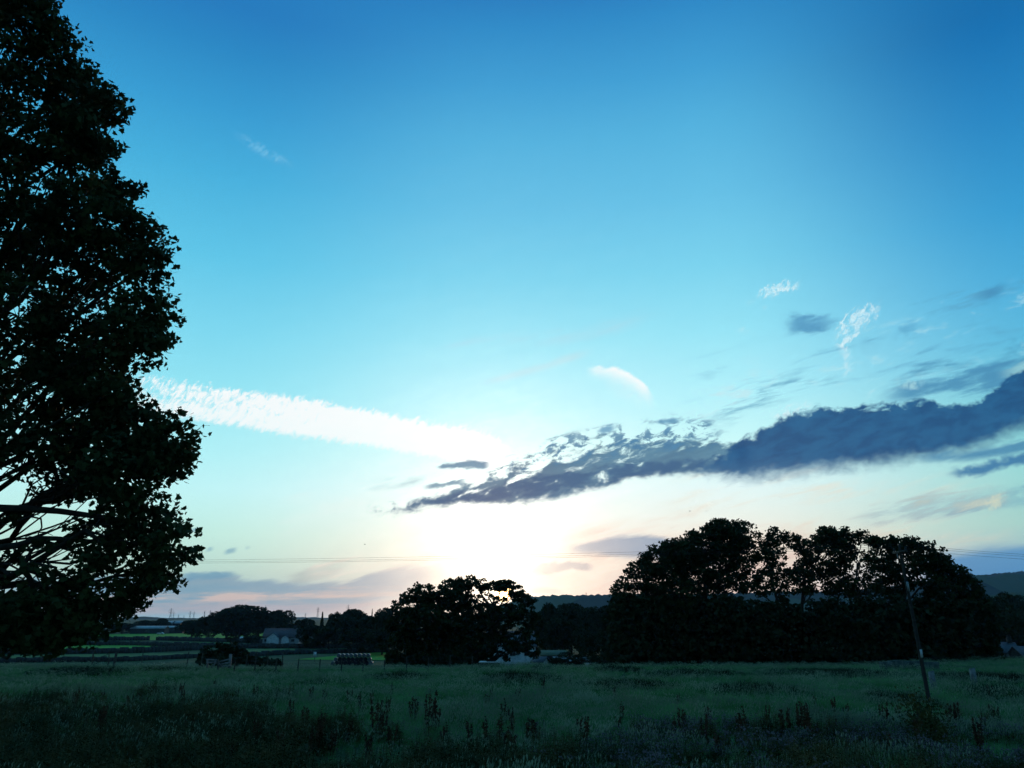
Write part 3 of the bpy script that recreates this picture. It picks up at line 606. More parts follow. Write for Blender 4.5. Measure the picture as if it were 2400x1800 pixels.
# ------------------------------------------------------------------ centre group, sun behind it
px_tree('oak_tree', 'left half of the dark round tree clump in the centre', 'tree', 128, 1015,
        [(955, 1418, 34, 30, 1), (985, 1395, 30, 24, .9), (1035, 1400, 44, 32, 1.2), (945, 1465, 36, 40, 1.3), (1000, 1450, 56, 36, 1.3), (945, 1515, 38, 34, 1.3), (940, 1546, 36, 16, 1.6), (1000, 1546, 50, 16, 1.6), (1060, 1540, 44, 20, 1.5), (1010, 1505, 62, 40, 1.3), (1060, 1470, 50, 50, 1.2)], seed=60, leaf=.36, per=4.2, crad=.8, trunk_r=.4, group='trees of the central clump')
px_tree('oak_tree', 'right half of the central clump with the setting sun glowing through it', 'tree', 131, 1150,
        [(1070, 1378, 34, 22, 1.2), (1100, 1366, 24, 17, .9), (1140, 1373, 26, 13, 1), (1180, 1372, 30, 12, 1.3), (1212, 1386, 20, 14, 1.2), (1232, 1410, 22, 20, 1.2), (1120, 1398, 26, 14, .33), (1165, 1402, 30, 12, .3), (1208, 1400, 16, 14, .6),
         (1075, 1415, 40, 20, 1.3), (1130, 1435, 44, 20, 1.3), (1190, 1438, 40, 20, 1.3), (1240, 1445, 24, 24, 1.2), (1110, 1475, 50, 36, 1.3), (1170, 1480, 32, 30, 1.1), (1235, 1500, 26, 22, .8), (1215, 1470, 30, 16, .45), (1100, 1520, 60, 32, 1.3), (1170, 1512, 36, 22, .9), (1110, 1546, 30, 12, 1.2), (1215, 1516, 34, 14, 1), (1185, 1538, 10, 14, .8), (1250, 1528, 14, 12, .8)],
        seed=61, leaf=.34, per=4.6, crad=.65, trunk_r=.45, group='trees of the central clump')

# ------------------------------------------------------------------ background trees: a few built, the rest copies
def proto_tree(seed, shape_kind):
    g = np.random.default_rng(seed); o = thing('woodland_tree', 'x', 'tree')
    if shape_kind == 'dome': L = [(g.uniform(-.3, .3), g.uniform(-.3, .3), g.uniform(.45, .82), g.uniform(.16, .26)) for _ in range(13)] + [(-.3, 0, .35, .2), (.3, 0, .35, .2), (0, -.2, .25, .25), (0, 0, .8, .17)]
    elif shape_kind == 'conifer': L = [(0, 0, z, .24 * (1 - z) + .03) for z in np.linspace(.12, .97, 16)]
    else: L = [(g.uniform(-.38, .38), g.uniform(-.3, .3), g.uniform(.25, .8), g.uniform(.13, .22)) for _ in range(16)] + [(-.1, 0, .88, .1)]
    pts = []
    for x, y, z, r in L:
        n = int(420 * (r / .2) ** 2) + 20; d = g.normal(size=(n, 3)); d /= np.linalg.norm(d, axis=1)[:, None]
        pts.append(np.array([x, y, z]) + d * (.5 + .5 * g.random(n) ** .5)[:, None] * np.array([r, r, r * .8]))
    c = np.concatenate(pts); c = c[c[:, 2] > .02]
    v, f = leaves(c, .036, g, 'clump'); obj('crown', mesh_np('crown', v, [f]), m_leaf3, o)
    b = MB(); b.tube([(0, 0, -.03), (0, 0, .2), (.01, 0, .45)], [.028, .02, .012], 7)
    for x, y, z, r in L[:7]: b.tube([(0, 0, min(.4, z * .5)), (x * .5, y * .5, z * .7), (x, y, z)], [.014, .009, .004], 5)
    b.build('trunk', m_bark, o); return o
protos = {'dome': [proto_tree(s, 'dome') for s in (1, 2, 3)], 'loose': [proto_tree(s, 'loose') for s in (4, 5)], 'conifer': [proto_tree(6, 'conifer')]}
used = set()
def bg_tree(px, top, D, wpx, kd, label, cat='tree', group='dark trees of the far wood', name='woodland_tree'):
    base = on_ground(px, D); h = P(px, top, D).z - base.z; w = wpx * D / F
    pr = protos[kd][int(px * 7 + top) % len(protos[kd])]
    if pr.name in used: pr = dup(pr, base, 0)
    else: used.add(pr.name)
    pr.location = base; pr.rotation_euler = (0, 0, (px * 1.7) % 6.28)
    k = .62 if kd == 'conifer' else .95
    pr.scale = (w / k, w / k, h * 1.0); tag(pr, label, cat, group)
    return pr
BT = [  # x, top row, distance, width, kind, label
    (285, 1458, 520, 70, 'dome', 'far tree seen just right of the lowest sycamore leaves'), (340, 1452, 560, 50, 'dome', 'round far tree behind the left farm sheds'),
    (376, 1447, 580, 36, 'dome', 'small dark far tree standing left of the large pylon'), (200, 1462, 500, 90, 'dome', 'far tree mostly hidden behind the sycamore crown'), (90, 1462, 500, 90, 'loose', 'far tree at the left behind sycamore leaves'),
    (448, 1450, 420, 66, 'dome', 'low rounded tree at the left end of the far wood'), (488, 1440, 410, 60, 'dome', 'far tree left of the big domed tree'),
    (560, 1411, 400, 118, 'dome', 'biggest domed tree of the far wood on the left'), (530, 1425, 405, 90, 'dome', 'tree merging into the left side of the biggest dome'), (605, 1430, 402, 80, 'dome', 'tree on the right shoulder of the biggest dome'),
    (648, 1424, 398, 70, 'dome', 'second domed tree above the pale bungalow'), (688, 1443, 380, 44, 'loose', 'ragged low tree right of the second domed tree'), (712, 1446, 360, 50, 'loose', 'loose tree above the right end of the bungalow'),
    (751, 1434, 340, 20, 'conifer', 'small pointed conifer on the skyline'), (782, 1430, 330, 46, 'loose', 'pointed bushy tree right of the small conifer'), (828, 1421, 320, 84, 'dome', 'wide skyline tree left of the central clump'),
    (800, 1440, 300, 80, 'dome', 'dark tree in front of the wide skyline tree'), (865, 1438, 300, 70, 'dome', 'dark tree between skyline tree and central clump'), (869, 1427, 420, 12, 'conifer', 'tiny conifer spire left of the central clump'),
    (900, 1416, 260, 60, 'dome', 'tree touching the left edge of the central clump'), (735, 1462, 290, 70, 'dome', 'dark tree beside the bright white gable'), (770, 1466, 270, 80, 'loose', 'dark tree right of the bright white gable'),
    (850, 1468, 250, 90, 'dome', 'low dark tree by the pasture left of the clump'), (895, 1470, 240, 80, 'dome', 'low dark tree against the central clump'),
    (1290, 1408, 240, 70, 'dome', 'tree just right of the central clump'), (1340, 1404, 250, 90, 'dome', 'tallest tree of the wood right of the clump'), (1385, 1414, 235, 70, 'dome', 'dark tree in the middle wood above the barn roof'),
    (1425, 1410, 245, 80, 'dome', 'tree of the middle wood beside the right-hand row'), (1260, 1432, 220, 50, 'dome', 'tree of the middle wood closest to the clump'), (1320, 1440, 210, 90, 'loose', 'lower tree over the long green roof'),
    (1390, 1455, 200, 80, 'loose', 'greyish lower tree above the small gabled shed'), (1480, 1405, 240, 90, 'dome', 'tree of the middle wood behind the right-hand row'), (1440, 1470, 180, 80, 'dome', 'low tree at the corner of the right-hand row'),
    (1311, 1418, 300, 10, 'conifer', 'tiny spire in the middle wood'),
    (2330, 1378, 210, 90, 'dome', 'tree at the right edge beyond the row'), (2390, 1382, 230, 90, 'dome', 'tree at the far right corner of the view'), (2300, 1405, 190, 80, 'dome', 'tree just beyond the sloping shoulder tree'),
    (2360, 1420, 170, 100, 'loose', 'dark tree above the pale cottage at the right'), (2440, 1400, 190, 120, 'dome', 'dark tree cut by the right border'), (2310, 1465, 150, 70, 'dome', 'low dark tree left of the pale cottage'), (2350, 1535, 125, 44, 'loose', 'low bush under the pale cottage'),
]
for q in BT: bg_tree(q[0], q[1], q[2], q[3], q[4], q[5])
GB = 'scrub and garden bushes beyond the field'
for q in [(1345, 1522, 150, 80, 'loose', 'garden bush in front of the grey barn roof'), (1400, 1530, 140, 60, 'loose', 'garden bush below the small gabled shed'), (1440, 1520, 130, 60, 'dome', 'garden bush beside the right-hand row'), (1300, 1538, 150, 50, 'loose', 'small bush below the long green roof'),
          (590, 1488, 330, 60, 'loose', 'hedge bush left of the bungalow'), (540, 1492, 340, 40, 'loose', 'hedge bush beside the bright field'), (2130, 1545, 96, 90, 'loose', 'low scrub behind the pole'), (2260, 1562, 80, 120, 'loose', 'wide low bramble bush at the right field edge'), (2360, 1572, 76, 120, 'loose', 'bramble bush near the right border')]:
    bg_tree(*q[:5], q[5], 'bush', GB, 'hedge_bush').name = 'hedge_bush'
px_tree('hawthorn_bush', 'dark rounded bush behind the leaning gate', 'bush', 100, 518, [(518, 1526, 40, 20, 1.5), (492, 1538, 30, 14, 1.5), (546, 1536, 32, 15, 1.5), (520, 1548, 52, 12, 1.5)], seed=70, leaf=.34, per=5, n_leaf=22, crad=.5, trunk_r=.1, group=GB, material=m_leaf3, twigs=.1)
px_tree('hawthorn_bush', 'low dark bush spreading right of the leaning gate', 'bush', 103, 592, [(582, 1548, 30, 9, 1.4), (612, 1551, 28, 8, 1.3), (640, 1555, 22, 6, 1.2)], seed=71, leaf=.34, per=5, n_leaf=22, crad=.45, trunk_r=.07, group=GB, material=m_leaf3, twigs=.1)
for k in protos:
    for pr in protos[k]:
        if pr.name not in used: raise RuntimeError('unused prototype')

# ------------------------------------------------------------------ dry stone walls
def stone_wall(px, label, h=1.1, w=.5, seed=0, group='dry stone walls between the fields', m=m_stone):
    g = np.random.default_rng(seed); pts = [drop_px(*p) for p in px]; b = MB(); o = pts[0].copy()
    for a, c in zip(pts[:-1], pts[1:]):
        d = c - a; L = math.hypot(d.x, d.y); n = max(2, int(L / 1.3)); rz = math.atan2(d.y, d.x)
        for i in range(n):
            t = (i + .5) / n; x = a.x + d.x * t; y = a.y + d.y * t; hh = h * g.uniform(.85, 1.15); z = gz(x, y)
            b.box((x - o.x, y - o.y, z - o.z + hh / 2 - .15), (L / n * 1.04, w * g.uniform(.9, 1.1), hh + .3), rz + g.uniform(-.03, .03))
    t_ = thing('stone_wall', label, 'wall', o, 0, group); b.build('courses', m, t_)
    return t_
stone_wall([(-200, 1513), (300, 1513), (560, 1519), (700, 1520)], 'long dark wall above the wide left pasture', 1.6, .6, 1)
stone_wall([(-150, 1503), (350, 1501)], 'short far wall ending at the field gap, left', 1.8, .6, 2)
stone_wall([(366, 1501), (450, 1503), (570, 1507), (640, 1509)], 'far wall continuing right of the field gap', 1.8, .6, 3)
stone_wall([(-200, 1536), (300, 1531), (480, 1523)], 'thick dark wall below the wide left pasture', 1.7, .7, 4)
stone_wall([(-200, 1556), (300, 1550), (470, 1542)], 'nearest wall along the left field edge', 1.2, .6, 5)
stone_wall([(570, 1540), (700, 1533), (860, 1530), (912, 1530)], 'wall running right past the white notice', 1.3, .6, 6)
stone_wall([(560, 1519), (740, 1520), (910, 1519)], 'far wall in front of the bungalow and dark trees', 1.6, .6, 7)
stone_wall([(2070, 1572), (2130, 1570), (2200, 1571)], 'pale tumbled wall under the trees behind the pole', .8, .6, 8, m=mat('pale_stone', (.11, .12, .1), .95, (.05, .06, .05), 2.5, .1, bump=.5))

# ------------------------------------------------------------------ buildings
def gable_roof(b, L, Wd, h0, h1, ov=.35, th=.16):
    for s in (-1, 1):
        v = [(-L / 2 - ov, s * (Wd / 2 + ov), h0 - .1), (L / 2 + ov, s * (Wd / 2 + ov), h0 - .1), (L / 2 + ov, 0, h1), (-L / 2 - ov, 0, h1)]
        v2 = [(x, y, z + th) for x, y, z in v]
        b.add(v + v2, [[0, 1, 2, 3], [7, 6, 5, 4], [0, 4, 5, 1], [1, 5, 6, 2], [2, 6, 7, 3], [3, 7, 4, 0]])
def wall_block(b, L, Wd, h0, h1, z0=-1.5):
    v = [(-L / 2, -Wd / 2, z0), (L / 2, -Wd / 2, z0), (L / 2, Wd / 2, z0), (-L / 2, Wd / 2, z0), (-L / 2, -Wd / 2, h0), (L / 2, -Wd / 2, h0), (L / 2, Wd / 2, h0), (-L / 2, Wd / 2, h0), (-L / 2, 0, h1), (L / 2, 0, h1)]
    b.add(v, [[0, 1, 5, 4], [2, 3, 7, 6]]); b.add([v[i] for i in (1, 2, 6, 9, 5)], [[0, 1, 2, 3, 4]]); b.add([v[i] for i in (3, 0, 4, 8, 7)], [[0, 1, 2, 3, 4]])
def window(parent, c, w, h, axis='y', m_frame=None):
    """c on the wall face; axis is the outward normal: 'y' faces -Y, 'x' faces -X, 'X' faces +X"""
    f = MB(); t = .09; p = MB()
    def bx(b, dx_, dz_, w_, h_, d_):
        if axis == 'y': b.box((c[0] + dx_, c[1] - d_ / 2, c[2] + dz_), (w_, d_, h_))
        else:
            s = -1 if axis == 'x' else 1; b.box((c[0] + s * d_ / 2, c[1] + dx_, c[2] + dz_), (d_, w_, h_))
    for s in (-1, 1): bx(f, s * (w - t) / 2, 0, t, h, .08); bx(f, 0, s * (h - t) / 2, w - 2 * t, t, .08)
    bx(f, 0, 0, .05, h - 2 * t, .07)
    bx(p, 0, 0, w - 2 * t, h - 2 * t, .03)
    fo = f.build('window', m_frame or m_wood, parent); p.build('pane', m_glass, fo)
def house(label, loc, rz, L, Wd, h0, h1, wallm, roofm, wins, chim=(), name='house', group=None, door=None):
    t = thing(name, label, 'house', loc, rz, group)
    b = MB(); wall_block(b, L, Wd, h0, h1); b.build('wall', wallm, t)
    r = MB(); gable_roof(r, L, Wd, h0, h1); ro = r.build('roof', roofm, t)
    for x in chim:
        c = MB(); c.box((x, 0, h1 + .35), (.8, .6, 1.5)); c.box((x, 0, h1 + 1.14), (.95, .75, .1))
        for s in (-.18, .18): c.tube([(x + s, 0, h1 + 1.15), (x + s, 0, h1 + 1.5)], [.11, .09], 8)
        c.build('chimney', m_stone, ro)
    for w in wins: window(t, *w)
    if door:
        d = MB(); d.box((door[0], -Wd / 2 - .03, 1.0), (.95, .06, 2.0)); do = d.build('door', m_dark, t)
        k = MB(); k.box((door[0] + .35, -Wd / 2 - .08, 1.0), (.04, .05, .14)); k.build('handle', m_steel, do)
    return t
# tall white house behind the central clump
bp = on_ground(1196, 165)
t = house('tall white two storey house seen in glimpses through the central clump', bp, R(8), 9.5, 7, 5.4, 8.2, m_pale, m_roof,
          [((-3, -3.5, 1.5), 1.2, 1.2), ((0, -3.5, 4.1), 1.2, 1.1), ((3, -3.5, 4.1), 1.2, 1.1), ((3, -3.5, 1.5), 1.2, 1.2), ((-3, -3.5, 4.1), 1.2, 1.1)], (-3.6, 3.6), door=(0,))
b = MB(); v = [(-4.2, -4.3, -1), (-1.2, -4.3, -1), (-1.2, -3.4, -1), (-4.2, -3.4, -1), (-4.2, -4.3, 5.6), (-1.2, -4.3, 5.6), (-2.7, -4.3, 7.4)]
b.add([v[i] for i in (0, 1, 5, 6, 4)], [[0, 1, 2, 3, 4]]); b.box((-2.7, -3.85, 2.3), (2.98, .86, 6.56)); b.build('gable_bay', m_pale, t)
b = MB()
for s in (-1, 1): b.bar((-2.7, -3.9, 7.5), (-2.7 + s * 1.8, -3.9, 5.4), .12, 1.1)
b.build('bay_roof', m_roof, t)
pass
house('narrow white outhouse right beside the central clump', on_ground(1268, 150), R(-35), 2.2, 2.4, 3.0, 3.9, m_pale, m_roof, [((0, -1.2, 1.8), .6, .8)])
def shed(px, D, label, L, Wd, h0, h1, rz=0, wallm=m_dark, roofm=m_sheet, name='barn'):
    t = thing(name, label, 'barn', on_ground(px, D), rz, 'farm sheds and barns')
    b = MB(); wall_block(b, L, Wd, h0, h1); b.build('wall', wallm, t)
    r = MB(); gable_roof(r, L, Wd, h0, h1, .25, .08); r.build('roof', roofm, t)
    d = MB(); d.box((0, -Wd / 2 - .04, h0 * .42), (min(3, L * .3), .07, h0 * .8)); d.build('door', m_post, t)
    return t
m_mossroof = mat('mossy_roof', (.09, .12, .07), .9, (.12, .14, .1), .8, .1)
shed(1296, 175, 'long low shed with a mossy green roof', 5.6, 5, 3.2, 4.1, R(3), roofm=m_mossroof)
shed(1336, 155, 'grey gabled barn roof low behind the garden bushes', 6.8, 6, 1.8, 3.6, R(-24))
shed(1399, 150, 'small gabled shed beside the greyish tree', 2.8, 4.2, 2.2, 3.4, R(-58))
# left bungalow
bl = on_ground(662, 345)
t = house('pale bungalow with a brown roof and white gables in front of the far wood', bl, R(4), 15.5, 8, 2.6, 6.2, mat('render_grey', (.35, .36, .37), .9, (.28, .29, .3), 1, .2), mat('tile_roof', (.13, .09, .09), .9, (.09, .07, .075), 1.2, .2),
          [((5.2, -4, 1.4), 1.4, 1.1), ((-6.4, -4, 1.4), 1.2, 1.1)], (5,), 'bungalow')
for x0, wd, hh in ((-3.0, 5.2, 4.4), (2.2, 3.0, 3.4)):
    b = MB(); v = [(x0 - wd / 2, -6, -1), (x0 + wd / 2, -6, -1), (x0 + wd / 2, -3.9, -1), (x0 - wd / 2, -3.9, -1), (x0 - wd / 2, -6, 2.4), (x0 + wd / 2, -6, 2.4), (x0, -6, hh), (x0 + wd / 2, -3.9, 2.4), (x0 - wd / 2, -3.9, 2.4), (x0, -3.9, hh)]
    b.add([v[i] for i in (0, 1, 5, 6, 4)], [[0, 1, 2, 3, 4]]); b.add([v[i] for i in (1, 2, 7, 5)], [[0, 1, 2, 3]]); b.add([v[i] for i in (3, 0, 4, 8)], [[0, 1, 2, 3]]); pb = b.build('porch', m_pale, t)
    b = MB()
    for s in (-1, 1):
        q = [(x0, -6.3, hh + .05), (x0 + s * (wd / 2 + .3), -6.3, 2.25), (x0 + s * (wd / 2 + .3), -2.5, 2.25), (x0, -2.5, hh + .05)]; q2 = [(a, c, e + .14) for a, c, e in q]
        b.add(q + q2, [[0, 1, 2, 3], [7, 6, 5, 4], [0, 4, 5, 1], [1, 5, 6, 2], [2, 6, 7, 3], [3, 7, 4, 0]])
    b.build('roof', m_roof, pb)
house('bright white gabled cottage among the dark trees right of the bungalow', on_ground(740, 330), R(70), 4, 3.6, 4.6, 6.2, m_pale, m_roof, [((0, -1.8, 3.0), .6, .6)])
# far left farm: pale sheets of roof
LB = [(350, 520, 22, 9, 3.4, 5.0, 'low pale roofed farm shed nearest the white car'), (372, 600, 11, 12, 5.4, 7.4, 'first bay of the multi-gabled farm roof'), (392, 604, 9, 12, 5.6, 7.6, 'second bay of the multi-gabled farm roof'), (413, 608, 9, 12, 5.8, 7.8, 'third bay of the multi-gabled farm roof'), (407, 540, 14, 7, 3.6, 4.8, 'pale low shed right of the white car')]
for x, D, L, Wd, h0, h1, lb in LB: shed(x, D, lb, L, Wd, h0, h1, R(5))
# right-hand cottages
house('pale stone cottage between the dark trees at the right', on_ground(2354, 156), R(-18), 5.2, 5, 4.4, 6.2, mat('pale_render', (.25, .26, .28), .9, (.16, .17, .18), 2.2, .2), m_roof,
      [((-.6, -2.5, 3.7), .9, .9), ((1.2, -2.5, 3.7), .7, .9), ((.3, -2.5, 2.1), 1.2, 1)], (2,))
house('grey roofed house with white window frames cut by the right border', on_ground(2424, 152), R(6), 6, 5, 3.4, 5.4, m_stone, m_roof, [((-2.3, -2.5, 2.1), 1.1, 1.5), ((-.6, -2.5, 2.1), 1.1, 1.5)], ())

# ------------------------------------------------------------------ vehicles, bales
def car(px, D, label, rz, m):
    t = thing('parked_car', label, 'car', on_ground(px, D), rz)
    b = MB(); prof = [(-2.1, .35), (-2.1, .85), (-1.9, 1.0), (-1.2, 1.02), (-.6, 1.45), (.9, 1.48), (1.6, 1.05), (2.1, .9), (2.1, .35)]
    k = len(prof); v = [(x, -.8, z) for x, z in prof] + [(x, .8, z) for x, z in prof]
    b.add(v, [[i, (i + 1) % k, k + (i + 1) % k, k + i] for i in range(k)]); b.add(v[:k], [list(range(k - 1, -1, -1))]); b.add(v[k:], [list(range(k))]); b.build('body', m, t)
    w = MB(); w.box((.1, 0, 1.22), (1.9, 1.62, .3)); w.build('window', m_glass, t)
    for x in (-1.3, 1.3):
        for s in (-1, 1):
            q = MB(); q.tube([(x, s * .68, .33), (x, s * .84, .33)], [.33, .33], 14); q.build('wheel', m_dark, t)
    return t
car(376, 500, 'white car parked in front of the far left farm sheds', R(0), m_pale)
def caravan(px, D, L, label, rz):
    t = thing('caravan', label, 'caravan', on_ground(px, D), rz, 'white caravans parked behind the central clump')
    b = MB(); H = 2.35; prof = [(-L / 2, .55), (-L / 2 - .12, 1.3), (-L / 2 + .15, H - .25), (-L / 2 + .5, H), (L / 2 - .6, H + .04), (L / 2 - .1, H - .3), (L / 2 + .1, 1.4), (L / 2, .5)]
    k = len(prof); v = [(x, -1.05, z) for x, z in prof] + [(x, 1.05, z) for x, z in prof]
    b.add(v, [[i, (i + 1) % k, k + (i + 1) % k, k + i] for i in range(k)]); b.add(v[:k], [list(range(k - 1, -1, -1))]); b.add(v[k:], [list(range(k))]); b.build('body', m_pale, t)
    for x in (-L * .27, L * .2): b = MB(); b.box((x, -1.07, 1.55), (L * .2, .05, .55)); b.build('window', m_glass, t)
    b = MB(); b.box((L * .0, -1.07, 1.35), (.6, .04, 1.6)); b.build('door', m_wrapw, t)
    for s in (-1, 1): b = MB(); b.tube([(0, s * .9, .33), (0, s * 1.08, .33)], [.33, .33], 14); b.build('wheel', m_dark, t)
    b = MB(); b.bar((L / 2, 0, .5), (L / 2 + 1.0, 0, .45), .1); b.build('drawbar', m_steel, t)
caravan(1160, 143, 3.9, 'left white caravan glimpsed under the central clump', R(6))
caravan(1213, 146, 4.2, 'middle white caravan glimpsed under the central clump', R(-8))
car(1244, 138, 'pale car parked at the right foot of the central clump', R(12), m_pale)
# stack of black wrapped bales
def bale(m, r=.5, L=1.2):
    b = MB(); k = 16; prof = [(-L / 2, r * .86), (-L / 2 + .07, r * .97), (-L / 2 + .2, r), (L / 2 - .2, r), (L / 2 - .07, r * .97), (L / 2, r * .86)]
    b.tube([(0, y, 0) for y, _ in prof], [q for _, q in prof], k); return b.mesh('bale', False)
bm_black = bale(m_wrap); bm_glint = bale(m_wrap2, .47, 1.1); bm_white = bale(m_wrapw)
c0 = on_ground(825, 192)
rowx = [(10, 0), (9, 1), (8, 2)]
tiername = ['bottom', 'middle', 'top']
nb = 0; g = np.random.default_rng(5)
for n, tier in rowx:
    for i in range(n):
        glint_toned = tier == 2 or i in (0, n - 1); o = obj('silage_bale', bm_glint if glint_toned else bm_black, m_wrap2 if glint_toned else m_wrap); x = (i - (n - 1) / 2) * 1.03 + g.uniform(-.03, .03) + tier * .12  # top tier and row ends get the glint as painted colour
        o.location = (c0.x + x, c0.y + g.uniform(-.08, .08), c0.z + .5 + tier * .87); o.rotation_euler = (0, g.uniform(0, 6), g.uniform(-.05, .05))
        pos = ('leftmost' if i == 0 else 'rightmost' if i == n - 1 else 'inner')
        tag(o, f'{pos} {"glint-lightened" if glint_toned else "black"} wrapped bale in the {tiername[tier]} tier of the stack', 'bale', 'dark wrapped bales stacked in a pyramid')
        nb += 1
for i, (x, y) in enumerate(((566, 1511), (579, 1510), (592, 1510), (603, 1509))):
    o = obj('silage_bale', bm_white, m_wrapw); q = on_ground(x, 365); o.location = (q.x, q.y, q.z + 1.15 + .35); o.scale = (1.6, 1.3, 1.5); o.rotation_euler = (0, 0, R(80 + 7 * i))
    tag(o, ['leftmost', 'second from left', 'third from left', 'rightmost'][i] + ' white wrapped bale in the row left of the bungalow', 'bale', 'white wrapped bales in a row')
# raise: the white bales stand on a low bank beside the lane
q = on_ground(584, 366); b = MB(); b.box((q.x, q.y, q.z + .25), (12, 4, .7)); kind(b.build('bank', m_ground), 'structure')

# white notice on a post
q = on_ground(737, 205); t = thing('notice_board', 'small white notice on a post by the wall left of the bales', 'sign', q)
b = MB(); b.box((0, 0, 1.1), (.1, .1, 2.6)); b.build('post', m_post, t); b = MB(); b.box((0, -.08, 1.9), (.75, .04, 1.2)); b.build('board', m_pale, t)

# ------------------------------------------------------------------ fences and gate
def post_mesh(h, r, g):
    b = MB(); b.tube([(0, 0, -.2), (g.uniform(-.03, .03), 0, h * .5), (g.uniform(-.05, .05), g.uniform(-.03, .03), h)], [r, r * .95, r * .85], 7); return b
g = np.random.default_rng(3)
def wire_fence(pxs, D, label, h=1.25, D2=None):
    pts = [on_ground(p, D + (0 if D2 is None else (D2 - D) * i / (len(pxs) - 1))) for i, p in enumerate(pxs)]
    t = thing('wire_fence', label, 'fence', pts[0]); o = pts[0]
    for p in pts:
        pb = post_mesh(h * g.uniform(.85, 1.1), .06, g); q = pb.build('post', m_post, t); q.location = p - o
    for hh in (.5, .85, 1.1):
        b = MB(); b.tube([p - o + Vector((0, -.06, hh)) for p in pts], [.006] * len(pts), 4); b.build('wire', m_wire, t)
wire_fence([548, 596, 646, 697, 748, 799, 850, 900, 952, 1003, 1054, 1106], 69, 'sagging wire fence on dark posts across the field right of the gate', 1.3, 72)
wire_fence([330, 437, 470], 88, 'short run of thin fence posts left of the gate bush', 2.0)
wire_fence([575, 597, 625, 660], 82, 'pale stakes of a short fence right of the leaning gate', 1.9)
t = thing('rail_fence', 'collapsed dark rail fence at the left field edge', 'fence', on_ground(214, 84))
b = post_mesh(1.7, .09, g); b.build('post', m_post, t)
p2 = post_mesh(1.5, .07, g).build('post', m_post, t); p2.location = (1.7, 0, 0)
b = MB(); b.bar((0, -.1, .35), (1.75, -.1, 1.15), .1, .05); b.build('rail', m_post, t)
b = MB(); b.bar((0, -.1, .85), (1.6, -.12, 1.5), .08, .05); b.build('rail', m_post, t)
t = thing('fence_post', 'thick old post standing alone between collapsed rails and gate', 'post', on_ground(266, 84)); post_mesh(1.7, .14, g).build('post_shaft', m_post, t)
# leaning pale gate with tall post
q = on_ground(485, 74); t = thing('field_gate', 'broken pale wooden gate leaning against its tall post', 'gate', q)
s_ = 74 / F
def gp(x, y, d=0): w = P(x, y, 74 + d) - q; return w
for a, c in (((485, 1546), (510, 1547)), ((486, 1553), (506, 1552)), ((514, 1551), (537, 1545)), ((512, 1558), (540, 1552)), ((513, 1563), (541, 1560))):
    b = MB(); b.bar(gp(*a), gp(*c), .05, .14); b.build('rail', m_wood, t)
for a, c in (((495, 1566), (510, 1548)), ((507, 1546), (518, 1562)), ((503, 1549), (524, 1566))):
    b = MB(); b.bar(gp(*a, -.12), gp(*c, -.12), .05, .12); b.build('brace', m_wood, t)
b = MB(); b.bar(gp(538, 1566, .1), gp(541, 1533, .1), .22, .2); b.build('gate_post', m_wood, t)
b = MB(); b.bar(gp(486, 1566, .1), gp(486, 1544, .1), .14, .14); b.build('gate_post', m_wood, t)
b = MB(); b.bar(gp(511, 1570, -.22), gp(510, 1545, -.22), .13, .13); b.build('gate_post', m_post, t)

# trough
q = on_ground(1147, 74); t = thing('water_trough', 'low dark trough with a pale rim in the middle of the field', 'trough', q, R(-3))
b = MB(); 
for s in (-1, 1): b.box((0, s * .36, .42), (1.85, .05, .5)); b.box((s * .93, 0, .42), (.05, .68, .5))
b.box((0, 0, .19), (1.8, .66, .04)); b.build('basin', m_post, t)
b = MB()
b.box((0, -.40, .69), (1.95, .08, .045)); b.box((0, .40, .69), (1.95, .08, .045)); b.box((-.94, 0, .69), (.08, .72, .045)); b.box((.94, 0, .69), (.08, .72, .045)); b.build('rim', m_pale, t)
b = MB(); b.box((-.62, 0, .735), (.62, .86, .05)); b.build('lid', m_pale, t)
for s in (-.7, .7):
    b = MB(); b.box((s, 0, .05), (.14, .7, .26)); b.build('leg', m_post, t)

# stone gate posts at the right
for px, D, h, lb in ((2190, 52, 1.3, 'grey stone gatepost beside the foot of the leaning pole'), (2287, 54, 1.35, 'grey stone gatepost standing alone near the right border')):
    b = MB(); 
    v = [(-.17, -.15, -.3), (.17, -.15, -.3), (.17, .15, -.3), (-.17, .15, -.3), (-.15, -.13, h), (.13, -.13, h + .05), (.13, .13, h), (-.14, .13, h - .04)]
    b.add(v, [[3, 2, 1, 0], [4, 5, 6, 7], [0, 1, 5, 4], [1, 2, 6, 5], [2, 3, 7, 6], [3, 0, 4, 7]])
    o = b.build('gatepost', mat('post_stone', (.2, .2, .2), .95, (.12, .12, .12), 5, .1, bump=.4)); o.location = on_ground(px, D); tag(o, lb, 'post', 'stone gateposts')

# ------------------------------------------------------------------ utility poles and overhead wires
foot = drop_px(2184, 1672); topP = P(2108, 1283, foot.y + .3)
def pole(foot, top, label):
    t = thing('utility_pole', label, 'utility pole', foot)
    d = top - foot
    b = MB(); b.tube([(0, 0, -.4), d * .5, d], [.115, .095, .07], 12); b.build('shaft', m_pole, t)
    b = MB(); b.bar(d + Vector((0, -.75, -.25)), d + Vector((0, .75, -.25)), .1, .12); b.build('crossarm', m_post, t)
    tips = []
    for s in (-.65, 0, .65):
        c = d + Vector((0, s, -.19 if s else .0)); b = MB(); b.tube([c, c + Vector((0, 0, .1)), c + Vector((0, 0, .2))], [.05, .07, .03], 8); b.build('insulator', m_dark, t); tips.append(foot + c + Vector((0, 0, .2)))
    return t, d, tips
tp, dvec, tipsR = pole(foot, topP, 'leaning wooden utility pole in front of the right-hand trees')
